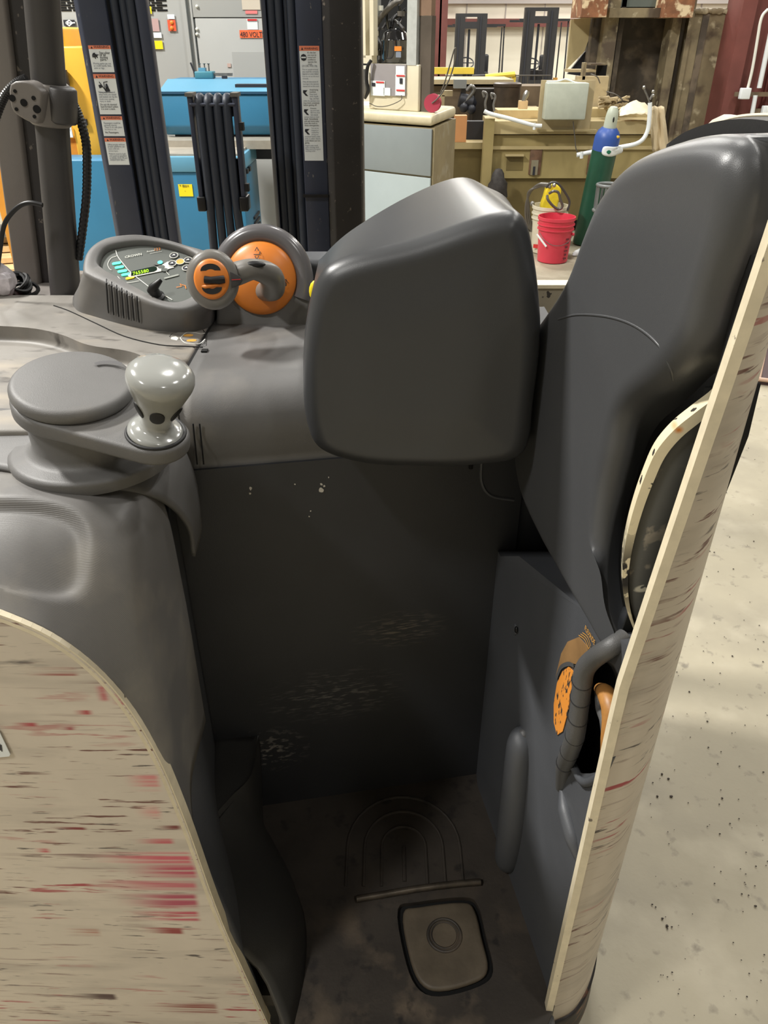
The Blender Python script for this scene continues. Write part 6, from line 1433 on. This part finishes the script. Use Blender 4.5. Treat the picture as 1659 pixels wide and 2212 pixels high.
# --- buckets
def bucket(base_, H, rb_, rt_, m, label, name='bucket'):
    o = thing(name, tuple(base_), label, 'bucket', 'plastic buckets in front of the khaki press')
    c = V(base_)
    prof_ = [(0.001, 0.004), (rb_*.97, 0.004), (rb_, 0.008), (rb_+(rt_-rb_)*.72, H*.72), (rt_*1.035, H*.725), (rt_*1.035, H*.75), (rt_*.975, H*.755), (rt_*.98, H*.82), (rt_*1.045, H*.825), (rt_*1.045, H*.85), (rt_*.985, H*.855), (rt_*.99, H*.93), (rt_*1.05, H*.935), (rt_*1.05, H), (rt_*1.0, H), (rt_*.97, H*.93), (rb_*.95, 0.02), (0.001, 0.02)]
    B().lathe(c, (0, 0, 1), prof_, 40).obj('shell', m, o, smooth=30)
    return o, c
M_redb = mat('red_bucket_plastic', (214, 62, 82), 0.4, var=0.05, scale=8); M_whb = mat('white_bucket_plastic', (216, 210, 190), 0.45, var=0.06, scale=8)
rb0 = at(1198, 571, Z=0); H_ = 0.355
bk1, c1 = bucket((rb0.x, rb0.y+0.12, 0), 0.37, 0.128, 0.150, M_redb, 'red plastic bucket with wire bail and black print, nearest bucket')
bail = cr([c1+V((-.15, -.02, .285)), c1+V((-.13, -.115, .20)), c1+V((-.02, -.165, .19)), c1+V((.07, -.15, .25)), c1+V((.14, -.06, .295))], 6)
bail = cr([c1+V((.148*math.cos(a), .148*math.sin(a), 0.30-0.11*math.sin(-a)*1.0)) if False else c1+V((.153*math.cos(a), .153*math.sin(a), 0.29-0.13*abs(math.sin(a)))) for a in [math.radians(d) for d in (-160, -140, -115, -90, -65, -45, -25)]], 5)
B().tube(bail, 0.0028, 6).obj('bail_wire', M_metalg, bk1); B().tube([bail[1]+V((-.03, -.01, 0)), bail[5]+V((0.03, -.02, -.06))], 0.009, 10).obj('bail_grip', M_wstick, bk1)
B().sphere(bail[-1], 0.014, 10).obj('bail_ear', M_redb, bk1)
th = math.radians(-52)
for k, (w0_, h0_) in enumerate([(.018, .022), (.012, .026), (.020, .020), (.014, .028), (.019, .018), (.016, .024)]):   # worn, unreadable upright print
    r_ = .1315+.0016*k; p = c1+V((r_*math.cos(th), r_*math.sin(th), .045+.032*k)); n_ = V((math.cos(th), math.sin(th), 0)); t_ = V((-n_.y, n_.x, 0))
    B().obox(p+n_*0.003, t_*w0_, n_*0.0012, V((0, 0, h0_*0.28))).obj('worn_print', mat('worn_print', (112, 44, 56), 0.5) if 'worn_print' not in MATS else MATS['worn_print'], bk1, smooth=0)
wb0 = at(1190, 548, Z=0)
bk2, c2 = bucket((at(1186, 500, Y=7.05).x, 7.10, 0), 0.40, 0.130, 0.152, M_whb, 'white plastic bucket holding a yellow pump, behind the red bucket')
for k, m_ in ((0, M_redink), (1, mat('teal_print', (60, 110, 110), 0.5))): p = c2+V((-.115+.07*k, -.09-.035*k, .07)); B().obox(p, V((.018, -.009, 0)), V((0, .003, 0)), V((0, 0, .016))).obj('print_patch', m_, bk2, smooth=0)
# yellow pump and hoses in the white bucket
yp = thing('yellow_sump_pump', (c2.x, c2.y, 0.3), 'yellow pump with black hoses stuffed in the white bucket', 'pump')
YPm = mat('safety_yellow', (232, 206, 48), 0.45, var=0.15, scale=10)
yk = lambda x, y, Y_=7.06: at(x, y, Y=Y_)
ff = [yk(*p) for p in [(1170, 452), (1176, 425), (1182, 405), (1194, 398), (1208, 402), (1213, 415), (1206, 440), (1200, 455)]]
cushion(ff, [p+V((0, .09, 0)) for p in ff], 0.015, n=4, seg=4).obj('housing', YPm, yp)
B().tube(cr([yk(1186, 418, 6.9), yk(1196, 413, 6.88), yk(1206, 416, 6.88), yk(1210, 430, 6.88), yk(1215, 445, 6.88), yk(1208, 452, 6.88), yk(1196, 446, 6.88), yk(1184, 432, 6.88), yk(1182, 422, 6.9)], 5), 0.011, 8).obj('pump_hose', M_dpipe, yp)
B().tube(cr([yk(1180, 405, 6.9), yk(1190, 395, 6.88), yk(1204, 396, 6.88), yk(1218, 412, 6.9), yk(1230, 435, 6.92), yk(1226, 455, 6.92)], 5), 0.010, 8).obj('pump_hose', M_guardd, yp)
B().sphere(yk(1197, 400, 6.87), 0.018, 12).obj('hose_coupling', M_chrome, yp)
hs = thing('black_hose_coil', (at(1150, 470, Y=7.2).x, 7.2, 0), 'black hose looping from the white bucket down to the floor', 'hose')
for k in range(3):
    B().tube(cr([yk(1190, 398+k*3, 7.05), yk(1165+k*2, 398+k*2, 7.1), yk(1146-k*2, 415, 7.15), yk(1136+k*3, 445, 7.18), yk(1138+k*4, 480, 7.2), yk(1150, 500, 7.2)], 6), 0.011, 8).obj('hose_loop', M_dpipe, hs)
B().sphere(yk(1150, 440, 7.15), 0.022, 12).obj('coupling', M_metalg, hs)
cl_ = B().sphere(yk(1252, 548, 6.95), 0.05, 16, (1.3, .8, .7))
for v_ in cl_.bm.verts: v_.co += V((1, 1, 1))*mnoise.noise(v_.co*30)*0.02
tag(cl_.obj('crumpled_paper', M_wstick, None), 'crumpled white paper on the floor right of the red bucket', 'paper')
# framed dark grate standing on the floor at the right edge
ga, gb_, gc_ = at(1650, 829, Z=0.004), at(1700, 640, Z=0.004), None
gr = thing('dark_floor_plate', (ga.x+.2, ga.y+.2, 0), 'dark panel with a pinkish frame lying on the floor at the far right', 'panel')
A_ = at(1636, 830, Z=0); B_ = at(1700, 838, Z=0); C_ = at(1740, 700, Z=0); D_ = at(1666, 690, Z=0)
b = B().prism([A_, B_, C_, D_], (0, 0, 0.03)); b.obj('plate', mat('dark_maroon_plate', (62, 40, 42), 0.5), gr)
for p_, q_ in ((A_, B_), (A_, D_)): B().tube([p_+V((0, 0, .03)), q_+V((0, 0, .03))], 0.012, 8).obj('frame_bar', mat('pinkish_frame', (190, 160, 140), 0.5) if 'pinkish_frame' not in MATS else MATS['pinkish_frame'], gr)
b = B(); random.seed(9)
for k in range(6): b.sphere(at(1640+random.uniform(-4, 8), 768+random.uniform(-8, 10), Z=0.015), 0.014, 8, (1.4, 1, .8))
tag(b.obj('metal_scrap', M_dust2, None), 'little heap of twisted metal scrap on the floor beside the dark plate', 'scrap', kind='stuff')
# loose grit on the floor
b = B(); random.seed(21)
for (x, y, r) in [(1430, 1672, 5), (1444, 1682, 4.5), (1420, 1720, 5), (1450, 1720, 5), (1560, 1724, 4), (1334, 1899, 4), (1489, 1494, 4), (1582, 1417, 4), (1528, 1558, 4), (1441, 2000, 6), (1431, 1984, 4), (1632, 1957, 4)] + [(random.uniform(1400, 1659), random.uniform(900, 2200), random.uniform(1.2, 3)) for _ in range(170)]:
    p = at(x, y, Z=0.003); t_ = (p-CAM).length
    b.sphere(p, r*t_/F*0.5, 6, (random.uniform(.8, 1.6), 1, .6))
tag(b.obj('floor_grit', mat('dark_grit', (66, 58, 52), 0.8), None, smooth=0), 'dark grit and crumbs scattered over the concrete right of the truck', 'grit', kind='stuff')
